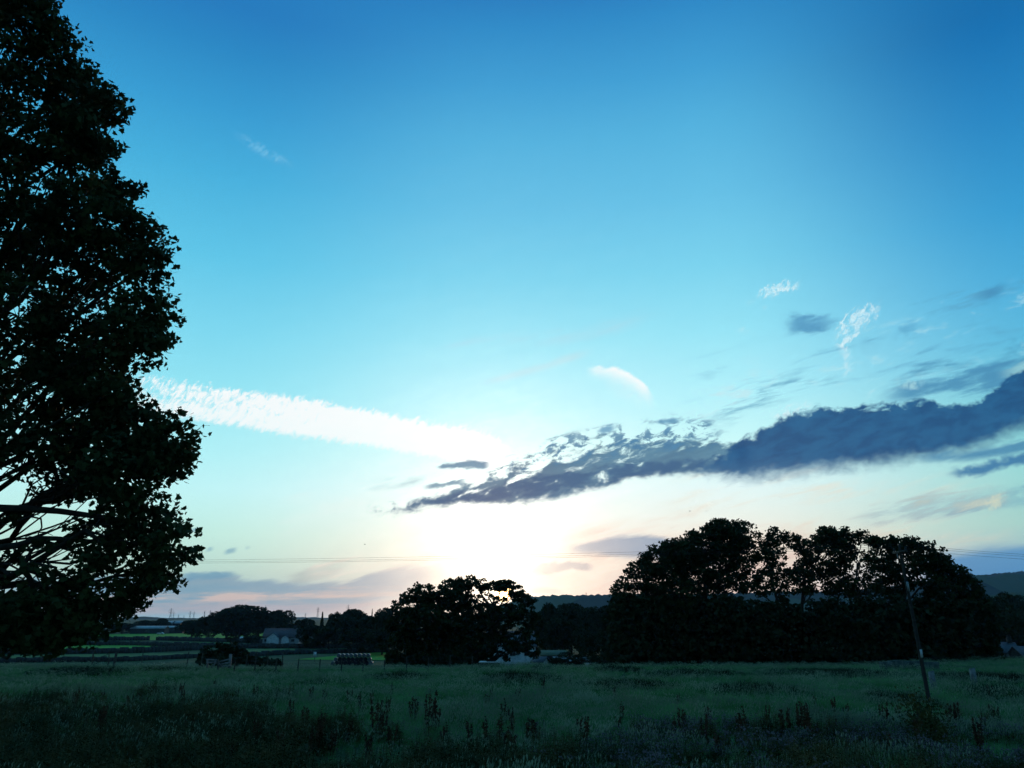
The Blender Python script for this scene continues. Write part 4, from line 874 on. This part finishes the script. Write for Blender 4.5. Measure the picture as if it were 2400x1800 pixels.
b = MB(); k = .345; b.box(dvec * k + Vector((-.02, -.17, 0)), (.12, .02, .42)); b.build('plate', m_pale, tp)
b = MB(); b.bar(dvec * .78 + Vector((-.02, -.14, 0)), dvec * .72 + Vector((-.02, -.14, 0)), .16, .05); b.build('number_plate', m_steel, tp)
b = MB(); b.tube([dvec * .96 + Vector((-.2, 0, 0)), dvec * .93 + Vector((-.2, 0, 0))], [.03, .03], 6); b.build('bracket', m_steel, tp)
f2 = on_ground(-140, 66); t2_ = P(-140, 1318, 66); _, _, tipsL = pole(f2, t2_, 'utility pole hidden behind the near sycamore crown')
f3 = on_ground(3300, 40); t3_ = P(3300, 1318, 40); _, _, tipsX = pole(f3, t3_, 'utility pole beyond the right border')
for A, B, sag in ((tipsL, tipsR, .35), (tipsR, tipsX, .5)):
    for i, (a, c) in enumerate(zip(A, B)):
        pts = [a.lerp(c, t_ / 24) - Vector((0, 0, 4 * sag * (t_ / 24) * (1 - t_ / 24))) for t_ in range(25)]
        b = MB(); o0 = pts[0].copy(); b.tube([p - o0 for p in pts], [.006] * 25, 5); o = b.build('power_line', m_wire); o.location = o0
        tag(o, ['front', 'middle', 'rear'][i] + (' overhead wire running left from the leaning pole' if A is tipsL else ' overhead wire running right from the leaning pole'), 'wire', 'overhead wires across the view')

# ------------------------------------------------------------------ pylons on the skyline
def pylon_mesh(H, w):
    b = MB(); lv = [0, .25, .5, .68, .82, 1.0]; ww = [w, w * .66, w * .4, w * .26, w * .2, .15]; r = H * .0065
    for i in range(5):
        for sx in (-1, 1):
            for s2 in (-1, 1): b.bar((sx * ww[i] / 2, s2 * ww[i] / 2, H * lv[i]), (sx * ww[i + 1] / 2, s2 * ww[i + 1] / 2, H * lv[i + 1]), r * 1.6)
        for s2 in (-1, 1):
            b.bar((-ww[i] / 2, s2 * ww[i] / 2, H * lv[i]), (ww[i + 1] / 2, s2 * ww[i + 1] / 2, H * lv[i + 1]), r); b.bar((ww[i] / 2, s2 * ww[i] / 2, H * lv[i]), (-ww[i + 1] / 2, s2 * ww[i + 1] / 2, H * lv[i + 1]), r)
    a = MB()
    for h, l in ((.62, .17), (.76, .22), (.9, .14)):
        for s in (-1, 1):
            a.bar((0, 0, H * h), (s * H * l, 0, H * h), r * 1.3); a.bar((0, 0, H * (h + .05)), (s * H * l, 0, H * h), r); a.bar((s * H * l, 0, H * h), (s * H * l, 0, H * (h - .035)), r)
    return b.mesh('tower'), a.mesh('crossarm')
tw, ca = pylon_mesh(40, 8)
PY = [(398, 1425, 1452, 2000, 'largest lattice pylon on the left skyline'), (405, 1434, 1452, 2600, 'pylon just right of the largest one'), (417, 1440, 1451, 3300, 'small distant pylon between the larger left ones'), (430, 1442, 1451, 3400, 'faint low pylon in the middle of the left group'),
      (444, 1432, 1450, 2500, 'left one of the pair of medium pylons'), (453, 1433, 1450, 2600, 'right one of the pair of medium pylons'), (478, 1431, 1449, 2500, 'pylon left of the far wood dome'), (491, 1430, 1449, 2400, 'pylon closest to the far wood dome'),
      (621, 1419, 1436, 2400, 'pylon top between the two domed trees'), (681, 1434, 1450, 2700, 'pylon right of the second domed tree'), (715, 1437, 1450, 3200, 'tiny pylon on the pale hill'), (744, 1423, 1446, 2200, 'tall thin pylon above the small conifer'),
      (815, 1417, 1440, 2200, 'pylon top over the wide skyline tree'), (1374, 1388, 1402, 2240, 'mast on the ridge right of the sun')]
for i, (x, y0, y1, D, lb) in enumerate(PY):
    top = P(x, y0, D); bot = P(x, y1 + 3, D); t = thing('pylon', lb, 'pylon', bot, R(18 + 9 * (i % 4)), 'pylons along the skyline'); s = (top.z - bot.z) / 40; t.scale = (s, s, s)
    obj('tower', tw, m_pylon, t); obj('crossarm', ca, m_pylon, t)

# birds high over the right-hand trees
bm_ = MB(); bm_.tube([(-.16, 0, 0), (-.05, 0, .01), (.08, 0, .01), (.2, 0, 0)], [.015, .05, .045, .01], 6)
for s in (-1, 1): bm_.add([(-.06, 0, .02), (.06, 0, .02), (.02, s * .22, .1), (-.05, s * .2, .1)], [[0, 1, 2, 3]]); bm_.add([(-.05, s * .2, .1), (.02, s * .22, .1), (-.08, s * .42, .05)], [[0, 1, 2]])
bme = bm_.mesh('bird')
for (x, y, D, lb) in ((1617, 1198, 95, 'left of two tiny birds above the domed tree'), (1657, 1198, 95, 'right of two tiny birds above the domed tree'), (855, 1276, 110, 'tiny bird low over the left sky bands'), (784, 1204, 100, 'tiny bird in the pale sky above the wires')):
    o = obj('bird', bme, m_dark); o.location = P(x, y, D); o.rotation_euler = (0, 0, x); o.scale = (.7, .7, .7); tag(o, lb, 'bird', 'birds in the sky')

# ------------------------------------------------------------------ meadow plants
# the tufts' source collections are not linked to the scene: only instanced by the stuff objects
def blade(b, x, y, h, w, lean, az_, segs=3, z0=0):
    ca_, sa = math.cos(az_), math.sin(az_); px_, py_ = -sa, ca_; v = []
    for i in range(segs + 1):
        t = i / segs; o = lean * h * t * t; ww = w * (1 - t) * .5 + .0015; z = z0 + h * (t - .25 * lean * t * t)
        v += [(x + ca_ * o - px_ * ww, y + sa * o - py_ * ww, z), (x + ca_ * o + px_ * ww, y + sa * o + py_ * ww, z)]
    b.add(v, [[2 * i, 2 * i + 1, 2 * i + 3, 2 * i + 2] for i in range(segs)]); return (x + ca_ * lean * h, y + sa * lean * h, z0 + h * (1 - .25 * lean))
def src_obj(parts):
    """parts: list of (MB, material) -> one mesh with several materials"""
    vs, fs, ms, off = [], {}, {}, 0; me_f = []; mats = []
    V_ = []; F_ = []; MI = []
    for k, (b, m) in enumerate(parts):
        v = np.concatenate(b.v); V_.append(v); mats.append(m)
        for f in b.f.values():
            f = np.concatenate(f) + off; F_.append(f); MI.append(np.full(len(f), k, dtype=np.int32))
        off += len(v)
    me = mesh_np('tuft', np.concatenate(V_), F_)
    for m in mats: me.materials.append(m)
    me.polygons.foreach_set('material_index', np.concatenate(MI))
    return me
m_grass = mat('meadow_grass', (.055, .17, .04), .85, (.20, .38, .14), .28, .2, .15, detail=7)
m_seed = mat('grass_seedheads', (.38, .46, .31), .85, (.20, .25, .17), .3, .2, .1, detail=4)
m_weed = mat('nettle_leaves', (.03, .05, .015), .9, (.10, .075, .02), .6, .15, .1)
m_dock = mat('dock_seed', (.13, .06, .03), .9, (.06, .035, .02), 2, .1)
m_dockl = mat('dock_leaf', (.05, .07, .025), .8, (.07, .05, .025), 2, .15, .1)
m_thist = mat('thistle_down', (.26, .22, .25), .85, (.13, .10, .12), 3, .2)
m_rush = mat('rush_green', (.014, .022, .012), .95, (.03, .038, .018), 1.2, .1)
def grass_tuft(g, n, h, seedy):
    b = MB(); s = MB(); s.add([(0, 0, -.05), (.002, 0, -.05), (0, .002, -.05)], [[0, 1, 2]])
    wind = .4
    for _ in range(n):
        r = g.random() ** .5 * .22; a = g.uniform(0, 6.28); x, y = r * math.cos(a), r * math.sin(a)
        blade(b, x, y, h * g.uniform(.55, 1.1), g.uniform(.014, .026), g.uniform(.2, .8), g.normal(wind, 1.2), 3)
    for _ in range(seedy):
        r = g.random() ** .5 * .22; a = g.uniform(0, 6.28); x, y = r * math.cos(a), r * math.sin(a); hh = h * g.uniform(1.1, 1.6); az_ = g.normal(wind, .8)
        tip = blade(b, x, y, hh, .007, .25, az_, 2)
        L = g.uniform(.08, .15); w = g.uniform(.012, .022); dx_, dy_ = math.cos(az_) * .3, math.sin(az_) * .3
        s.add([(tip[0], tip[1], tip[2] - .02), (tip[0] + w, tip[1] + dx_ * 0 + w * .3, tip[2] + L * .4), (tip[0] + dx_ * L, tip[1] + dy_ * L, tip[2] + L), (tip[0] - w, tip[1] - w * .3, tip[2] + L * .4)], [[0, 1, 2, 3]])
        s.add([(tip[0], tip[1], tip[2] - .02), (tip[0], tip[1] + w, tip[2] + L * .4), (tip[0] + dx_ * L, tip[1] + dy_ * L, tip[2] + L), (tip[0], tip[1] - w, tip[2] + L * .4)], [[0, 1, 2, 3]])
    return src_obj([(b, m_grass), (s, m_seed)])
def leafy_stem(b, x, y, h, g, leaf, n, up=.35):
    lean = g.uniform(-.12, .12), g.uniform(-.12, .12)
    pts = [(x + lean[0] * h * t, y + lean[1] * h * t, h * t) for t in (0, .33, .66, 1)]; b.tube(pts, [.008, .007, .005, .003], 3, cap=False)
    for k in range(n):
        t = .15 + .85 * k / n; c = Vector((x + lean[0] * h * t, y + lean[1] * h * t, h * t)); a = g.uniform(0, 6.28); L = leaf * (1.25 - t * .7) * g.uniform(.8, 1.2)
        d = Vector((math.cos(a), math.sin(a), up * g.uniform(-1, 1))) * L; s = Vector((-math.sin(a), math.cos(a), 0)) * L * .28
        b.add([c, c + d * .45 + s, c + d + Vector((0, 0, -.25 * L)), c + d * .45 - s], [[0, 1, 2, 3]])
def weed_tuft(g, h, thist=0):
    b = MB(); s = MB(); s.add([(0, 0, -.05), (.002, 0, -.05), (0, .002, -.05)], [[0, 1, 2]])
    for _ in range(7):
        x, y = g.uniform(-.25, .25, 2); hh = h * g.uniform(.7, 1.1); leafy_stem(b, x, y, hh, g, .15, 12)
        if thist:
            for _ in range(2):
                c = np.array([x + g.uniform(-.09, .09), y + g.uniform(-.09, .09), hh + g.uniform(-.08, .08)]); r = g.uniform(.014, .026)
                s.tube([c + [0, 0, -r], c, c + [0, 0, r]], [r * .5, r, r * .8], 6)
    return src_obj([(b, m_weed), (s, m_thist)])
def dock_meshes(g, h):
    st_, lf = MB(), MB()
    for k in range(g.integers(2, 5)):
        x, y = g.uniform(-.08, .08, 2); hh = h * g.uniform(.75, 1.05); lx, ly = g.uniform(-.15, .15, 2)
        st_.tube([(x, y, 0), (x + lx * hh * .5, y + ly * hh * .5, hh * .5), (x + lx * hh, y + ly * hh, hh)], [.012, .009, .005], 4)
        for i in range(60):
            t = .42 + .58 * g.random(); c = np.array([x + lx * hh * t, y + ly * hh * t, hh * t]) + g.normal(size=3) * np.array([.035, .035, .02]) * (1.35 - t)
            v, f = leaves(c[None, :], .055, g, 'quad', up=.1); st_.add(v, f)
    for k in range(9):
        a = g.uniform(0, 6.28); L = g.uniform(.25, .4); z = g.uniform(0.02, .25); d = np.array([math.cos(a), math.sin(a), 0]); s = np.array([-math.sin(a), math.cos(a), 0]) * L * .18; c = np.array([0, 0, z]); e = np.array([0, 0, 1.0])
        lf.add([c, c + d * L * .5 + s + e * L * .45, c + d * L + e * L * .3, c + d * L * .5 - s + e * L * .45], [[0, 1, 2, 3]])
    return st_.mesh('seed_spike'), lf.mesh('leaves')
def rush_tuft(g):
    b = MB(); s = MB(); s.add([(0, 0, -.05), (.002, 0, -.05), (0, .002, -.05)], [[0, 1, 2]])
    for _ in range(34):
        r = g.random() ** .5 * .22; a = g.uniform(0, 6.28); blade(b, r * math.cos(a), r * math.sin(a), g.uniform(.45, .85), .016, g.uniform(.05, .5), a + g.normal() * .4, 3)
    return src_obj([(b, m_rush), (s, m_rush)])
g = np.random.default_rng(77)
def make_coll(name, meshes):
    c = bpy.data.collections.new(name)
    for k, me in enumerate(meshes):
        o = bpy.data.objects.new(f'{name}_{k:02d}', me); c.objects.link(o)
    return c
c_grass = make_coll('grass_tufts', [grass_tuft(g, 15, .42, 0), grass_tuft(g, 14, .5, 2), grass_tuft(g, 12, .5, 6), grass_tuft(g, 12, .56, 9), grass_tuft(g, 16, .34, 1), grass_tuft(g, 10, .6, 7)])
c_weed = make_coll('weed_tufts', [weed_tuft(g, .8), weed_tuft(g, .95), weed_tuft(g, .7), weed_tuft(g, 1.05)])
c_thist = make_coll('thistle_tufts', [weed_tuft(g, .7, 1), weed_tuft(g, .8, 1), weed_tuft(g, .65, 1)])
def scatter(name, pts, scl, idx, coll, label=None):
    n = len(pts); me = bpy.data.meshes.new(name); me.vertices.add(n); me.vertices.foreach_set('co', pts.astype(np.float32).ravel())
    for nm, ty, dat in (('scl', 'FLOAT', scl.astype(np.float32)), ('idx', 'INT', idx.astype(np.int32)), ('rz', 'FLOAT', (rng.random(n) * 6.28 if coll is not c_grass else rng.normal(0, .5, n)).astype(np.float32))):
        a = me.attributes.new(nm, ty, 'POINT'); a.data.foreach_set('value', dat)
    o = bpy.data.objects.new(name, me); COL.objects.link(o); kind(o, 'stuff')
    if label: o['label'] = label
    ng = bpy.data.node_groups.new(name + '_nodes', 'GeometryNodeTree')
    ng.interface.new_socket('Geometry', in_out='INPUT', socket_type='NodeSocketGeometry'); ng.interface.new_socket('Geometry', in_out='OUTPUT', socket_type='NodeSocketGeometry')
    N_ = ng.nodes; L_ = ng.links; gi = N_.new('NodeGroupInput'); go = N_.new('NodeGroupOutput')
    ci = N_.new('GeometryNodeCollectionInfo'); ci.inputs[0].default_value = coll; ci.inputs['Separate Children'].default_value = True; ci.inputs['Reset Children'].default_value = True
    ip = N_.new('GeometryNodeInstanceOnPoints'); ip.inputs['Pick Instance'].default_value = True
    def attr(nm, ty):
        a = N_.new('GeometryNodeInputNamedAttribute'); a.data_type = ty; a.inputs[0].default_value = nm; return a.outputs[0]
    L_.new(gi.outputs[0], ip.inputs['Points']); L_.new(ci.outputs[0], ip.inputs['Instance']); L_.new(attr('idx', 'INT'), ip.inputs['Instance Index'])
    cx = N_.new('ShaderNodeCombineXYZ'); L_.new(attr('rz', 'FLOAT'), cx.inputs[2])
    L_.new(cx.outputs[0], ip.inputs['Rotation']); L_.new(attr('scl', 'FLOAT'), ip.inputs['Scale']); L_.new(ip.outputs[0], go.inputs[0])
    md = o.modifiers.new('scatter', 'NODES'); md.node_group = ng
    return o
def wedge_points(y0, y1, dens, g, half=.78, pad=5):
    """points over the visible field, density dens(y) per square metre"""
    ys = np.linspace(y0, y1, 200); wdt = 2 * (half * ys + pad); dn = dens(ys) * wdt; tot = int(np.sum(dn) * (ys[1] - ys[0])); cdf = np.cumsum(dn); cdf /= cdf[-1]
    y = np.interp(g.random(tot), cdf, ys); x = (g.random(tot) * 2 - 1) * (half * y + pad); return x, y
gr = np.random.default_rng(9)
x, y = wedge_points(17, 100, lambda q: np.interp(q, [17, 30, 60, 100], [16, 20, 13, 7]), gr)
pa = vnoise(x, y * 2.2, 6, 4) + .7 * vnoise(x, y * 2.2, 2.2, 5)
idx = np.where(pa > .35, gr.integers(2, 4, len(x)), np.where(pa < -.35, gr.choice([0, 4], len(x)), gr.choice([0, 1, 2, 5], len(x))))
sc = (.55 + .5 * gr.random(len(x))) * (1 + .3 * vnoise(x, y * 2, 4, 6) + .2 * vnoise(x, y * 1.6, 1.3, 16)) * np.interp(y, [17, 45, 68, 100], [1, 1.0, .72, .7])
fl = np.interp(x / y, [-.75, -.42, -.25, -.1, .3, .75], [42, 39, 34, 30, 29, 31]); kp = gr.random(len(x)) < np.clip(.3 + .7 * (y - fl + 3 + 3 * vnoise(x, y, 3.2, 8)) / 7, .3, 1); x, y, idx, sc, pa = x[kp], y[kp], idx[kp], sc[kp], pa[kp]
pts = np.stack([x, y, ground_z(x, y) - .02], -1)
scatter('meadow_grass', pts, sc, idx, c_grass, 'long meadow grass with pale seed heads covering the field')
# foreground nettles and weeds: dense at the lower left, thinning to the right
x, y = wedge_points(17, 50, lambda q: np.interp(q, [17, 34, 50], [7, 8, 6]), gr)
nz = vnoise(x, y, 3.2, 8) * .8 + vnoise(x, y, 1.2, 9) * .5
lim = np.interp(x / y, [-.75, -.42, -.25, -.1, .3, .75], [48, 44, 37, 31, 29.5, 33]) + nz * 4.0
keep = (nz * .9 + (lim - y) * .11 > .12 + .25 * (x / y > -.25) + gr.random(len(x)) * .55); x, y = x[keep], y[keep]
scatter('nettles', np.stack([x, y, ground_z(x, y)], -1), .75 + .5 * gr.random(len(x)), gr.integers(0, 4, len(x)), c_weed, 'dark nettles and tall weeds massed along the bottom of the view')
x, y = wedge_points(17, 42, lambda q: q * 0 + 7, gr); th = vnoise(x, y, 2.4, 12) + .6 * vnoise(x, y, .9, 13); rt = x / y
keep = (((rt > .02) & (rt < .8) & (y < 35.5 + 1.5 * vnoise(x, y, 4, 14) - 2 * (rt < .15)) & (th > -.1)) | ((y < 31) & (th > 1.0)))
x, y = x[keep], y[keep]
scatter('thistles', np.stack([x, y, ground_z(x, y)], -1), .7 + .4 * gr.random(len(x)), gr.integers(0, 3, len(x)), c_thist, 'patch of thistles with pale lilac heads at the lower right')

# dark low rush and bramble patches in the field, each one a thing
rush_me = [rush_tuft(g) for _ in range(3)]
def patch(px0, px1, row, label, dens=9, depth=3.0, hs=1.0, seed=0):
    gp_ = np.random.default_rng(seed); a = drop_px(px0, row); c = drop_px(px1, row); o = (a + c) / 2; L = (c - a).length
    base_v = []; base_f = {}; n = int(dens * L * depth * .8); off = 0
    arrs = []
    for me in rush_me:
        v = np.empty(len(me.vertices) * 3, dtype=np.float32); me.vertices.foreach_get('co', v); v = v.reshape(-1, 3); f = np.array([p.vertices[:] for p in me.polygons if len(p.vertices) == 4]); arrs.append((v, f))
    VV = []; FF = []
    for i in range(n):
        r = gp_.random() ** .5; t_ = gp_.uniform(0, 6.28); x_ = o.x + r * math.cos(t_) * L / 2; y_ = o.y + r * math.sin(t_) * depth / 2 + gp_.normal() * .3
        v, f = arrs[gp_.integers(3)]; s = hs * gp_.uniform(.55, 1.1) * (1.1 - .55 * r * r); rz_ = gp_.uniform(0, 6.28); ca_, sa = math.cos(rz_), math.sin(rz_)
        w = np.stack([v[:, 0] * ca_ - v[:, 1] * sa, v[:, 0] * sa + v[:, 1] * ca_, v[:, 2]], -1) * s + np.array([x_ - o.x, y_ - o.y, gz(x_, y_) - o.z])
        VV.append(w); FF.append(f + off); off += len(w)
    ob = obj('rush_patch', mesh_np('rush_patch', np.concatenate(VV), [np.concatenate(FF)]), m_rush); ob.location = o
    tag(ob, label, 'plant', 'dark rush patches in the field')
for k, q in enumerate([(850, 1010, 1594, 'dark rush strip left of the water trough', 5, 1.0), (1120, 1330, 1604, 'largest dark rush patch right below the water trough', 8, 1.2), (1640, 1910, 1630, 'long dark rush strip in front of the tallest domed tree', 6, 1.15),
                       (2030, 2190, 1652, 'dark rush mound left of the foot of the pole', 6, 1.15), (560, 660, 1585, 'small dark rush strip below the fence posts, left', 3, .9), (1380, 1520, 1574, 'faint rush strip near the field edge in the middle', 4, .9),
                       (1490, 1760, 1586, 'rush strip along the edge of the right-hand trees', 5, 1), (60, 330, 1580, 'dark rush strip at the left field edge', 7, .9), (1230, 1300, 1573, 'small rush patch beyond the trough', 3, .8), (2230, 2480, 1640, 'dark rush strip at the right border', 8, 1.2),
                       (690, 830, 1607, 'faint rush strip in the left middle of the field', 3, .8), (300, 480, 1574, 'rush strip in front of the leaning gate', 4, .8), (1760, 2160, 1588, 'wide dark rush bed under the trees left of the pole', 9, 1), (930, 1180, 1572, 'dark tussock strip along the field edge left of the trough', 5, 1.1), (1330, 1600, 1612, 'loose tussock strip in the middle of the field right of the trough', 6, .9), (2200, 2450, 1600, 'dark rush bed around the right-hand stone gatepost', 10, 1.1)]):
    patch(*q[:3], q[3], seed=90 + k, depth=q[4], hs=q[5])

# dock plants: rusty seed spikes standing over the grass
dk = [dock_meshes(g, h) for h in (.85, 1.0, .75, .95)]
DP = [(553, 1632), (598, 1636), (655, 1634), (675, 1634), (726, 1638), (760, 1645), (817, 1640), (915, 1622), (964, 1685), (1004, 1716), (1025, 1712), (1187, 1695), (1216, 1640), (1273, 1618), (897, 1726), (1050, 1740), (638, 1680), (680, 1684), (894, 1665),
      (1340, 1600), (1440, 1625), (1985, 1690), (2130, 1700), (1755, 1735), (1850, 1728), (1895, 1735), (1915, 1738), (1580, 1730), (1600, 1722), (1735, 1722), (1450, 1700), (330, 1650), (345, 1652), (425, 1655), (430, 1665), (470, 1675), (545, 1680), (420, 1640), (300, 1652), (505, 1610), (560, 1600),
      (1100, 1760), (1180, 1765), (1145, 1745), (1240, 1740), (1370, 1760), (780, 1755), (720, 1770), (860, 1775), (600, 1750), (240, 1700), (1990, 1680), (1660, 1690), (2160, 1745), (2175, 1738), (2250, 1690), (2330, 1680)]
gd = np.random.default_rng(4)
while len(DP) < 118:
    DP.append((gd.uniform(20, 2380), 1600 + 185 * gd.random() ** .8))
for i, (px_, py_) in enumerate(DP):
    q = drop_px(px_, min(py_ + 16, 1830)); t = thing('dock_plant', 'dark rusty dock plant standing above the meadow grass', 'plant', q, gd.uniform(0, 6.28), 'dock plants scattered through the field')
    t.scale = (1, 1, 1); s = gd.uniform(.75, 1.2) * (1.2 if py_ > 1700 else 1) * (1.25 if i in (8, 9, 10, 11, 23, 24, 25) else 1); t.scale = (s, s, s)
    sp_, lf_ = dk[i % 4]; obj('seed_spike', sp_, m_dock, t); obj('leaves', lf_, m_dockl, t)

# young shrub near the lower right
g = np.random.default_rng(15)
for (x_, y_, hgt, wd, lb) in ((2165, 1755, 2.0, 1.1, 'young dark shrub growing below the foot of the pole'), (2195, 1775, 1.6, .9, 'smaller dark shrub right beside the young shrub')):
    q = drop_px(x_, y_); t = thing('young_shrub', lb, 'shrub', q)
    c = g.normal(size=(900, 3)) * np.array([wd * .33, wd * .33, hgt * .24]) + np.array([0, 0, hgt * .5]); c = c[c[:, 2] > .05]; v, f = leaves(c, .1, g, 'quad'); obj('leaves', mesh_np('leaves', v, [f]), m_weed, t)
    b = MB()
    for _ in range(12):
        e = g.normal(size=3) * np.array([wd * .3, wd * .3, .15]) + np.array([0, 0, hgt * .8]); b.tube([(0, 0, 0), e * .5 + [0, 0, .1], e], [.02, .012, .005], 4)
    b.build('stem', m_bark, t)

# ------------------------------------------------------------------ evening haze
hb = MB(); hb.box((0, 2350, 120), (13000, 5300, 270)); ho = hb.build('haze', None); kind(ho, 'stuff')
hm = bpy.data.materials.new('haze_air'); hm.use_nodes = True; hn = hm.node_tree; hn.nodes.clear()
pv = hn.nodes.new('ShaderNodeVolumePrincipled'); pv.inputs['Density'].default_value = .00006; pv.inputs['Color'].default_value = (.55, .75, 1, 1); pv.inputs['Anisotropy'].default_value = 0
om = hn.nodes.new('ShaderNodeOutputMaterial'); hn.links.new(pv.outputs[0], om.inputs['Volume']); ho.data.materials.append(hm)
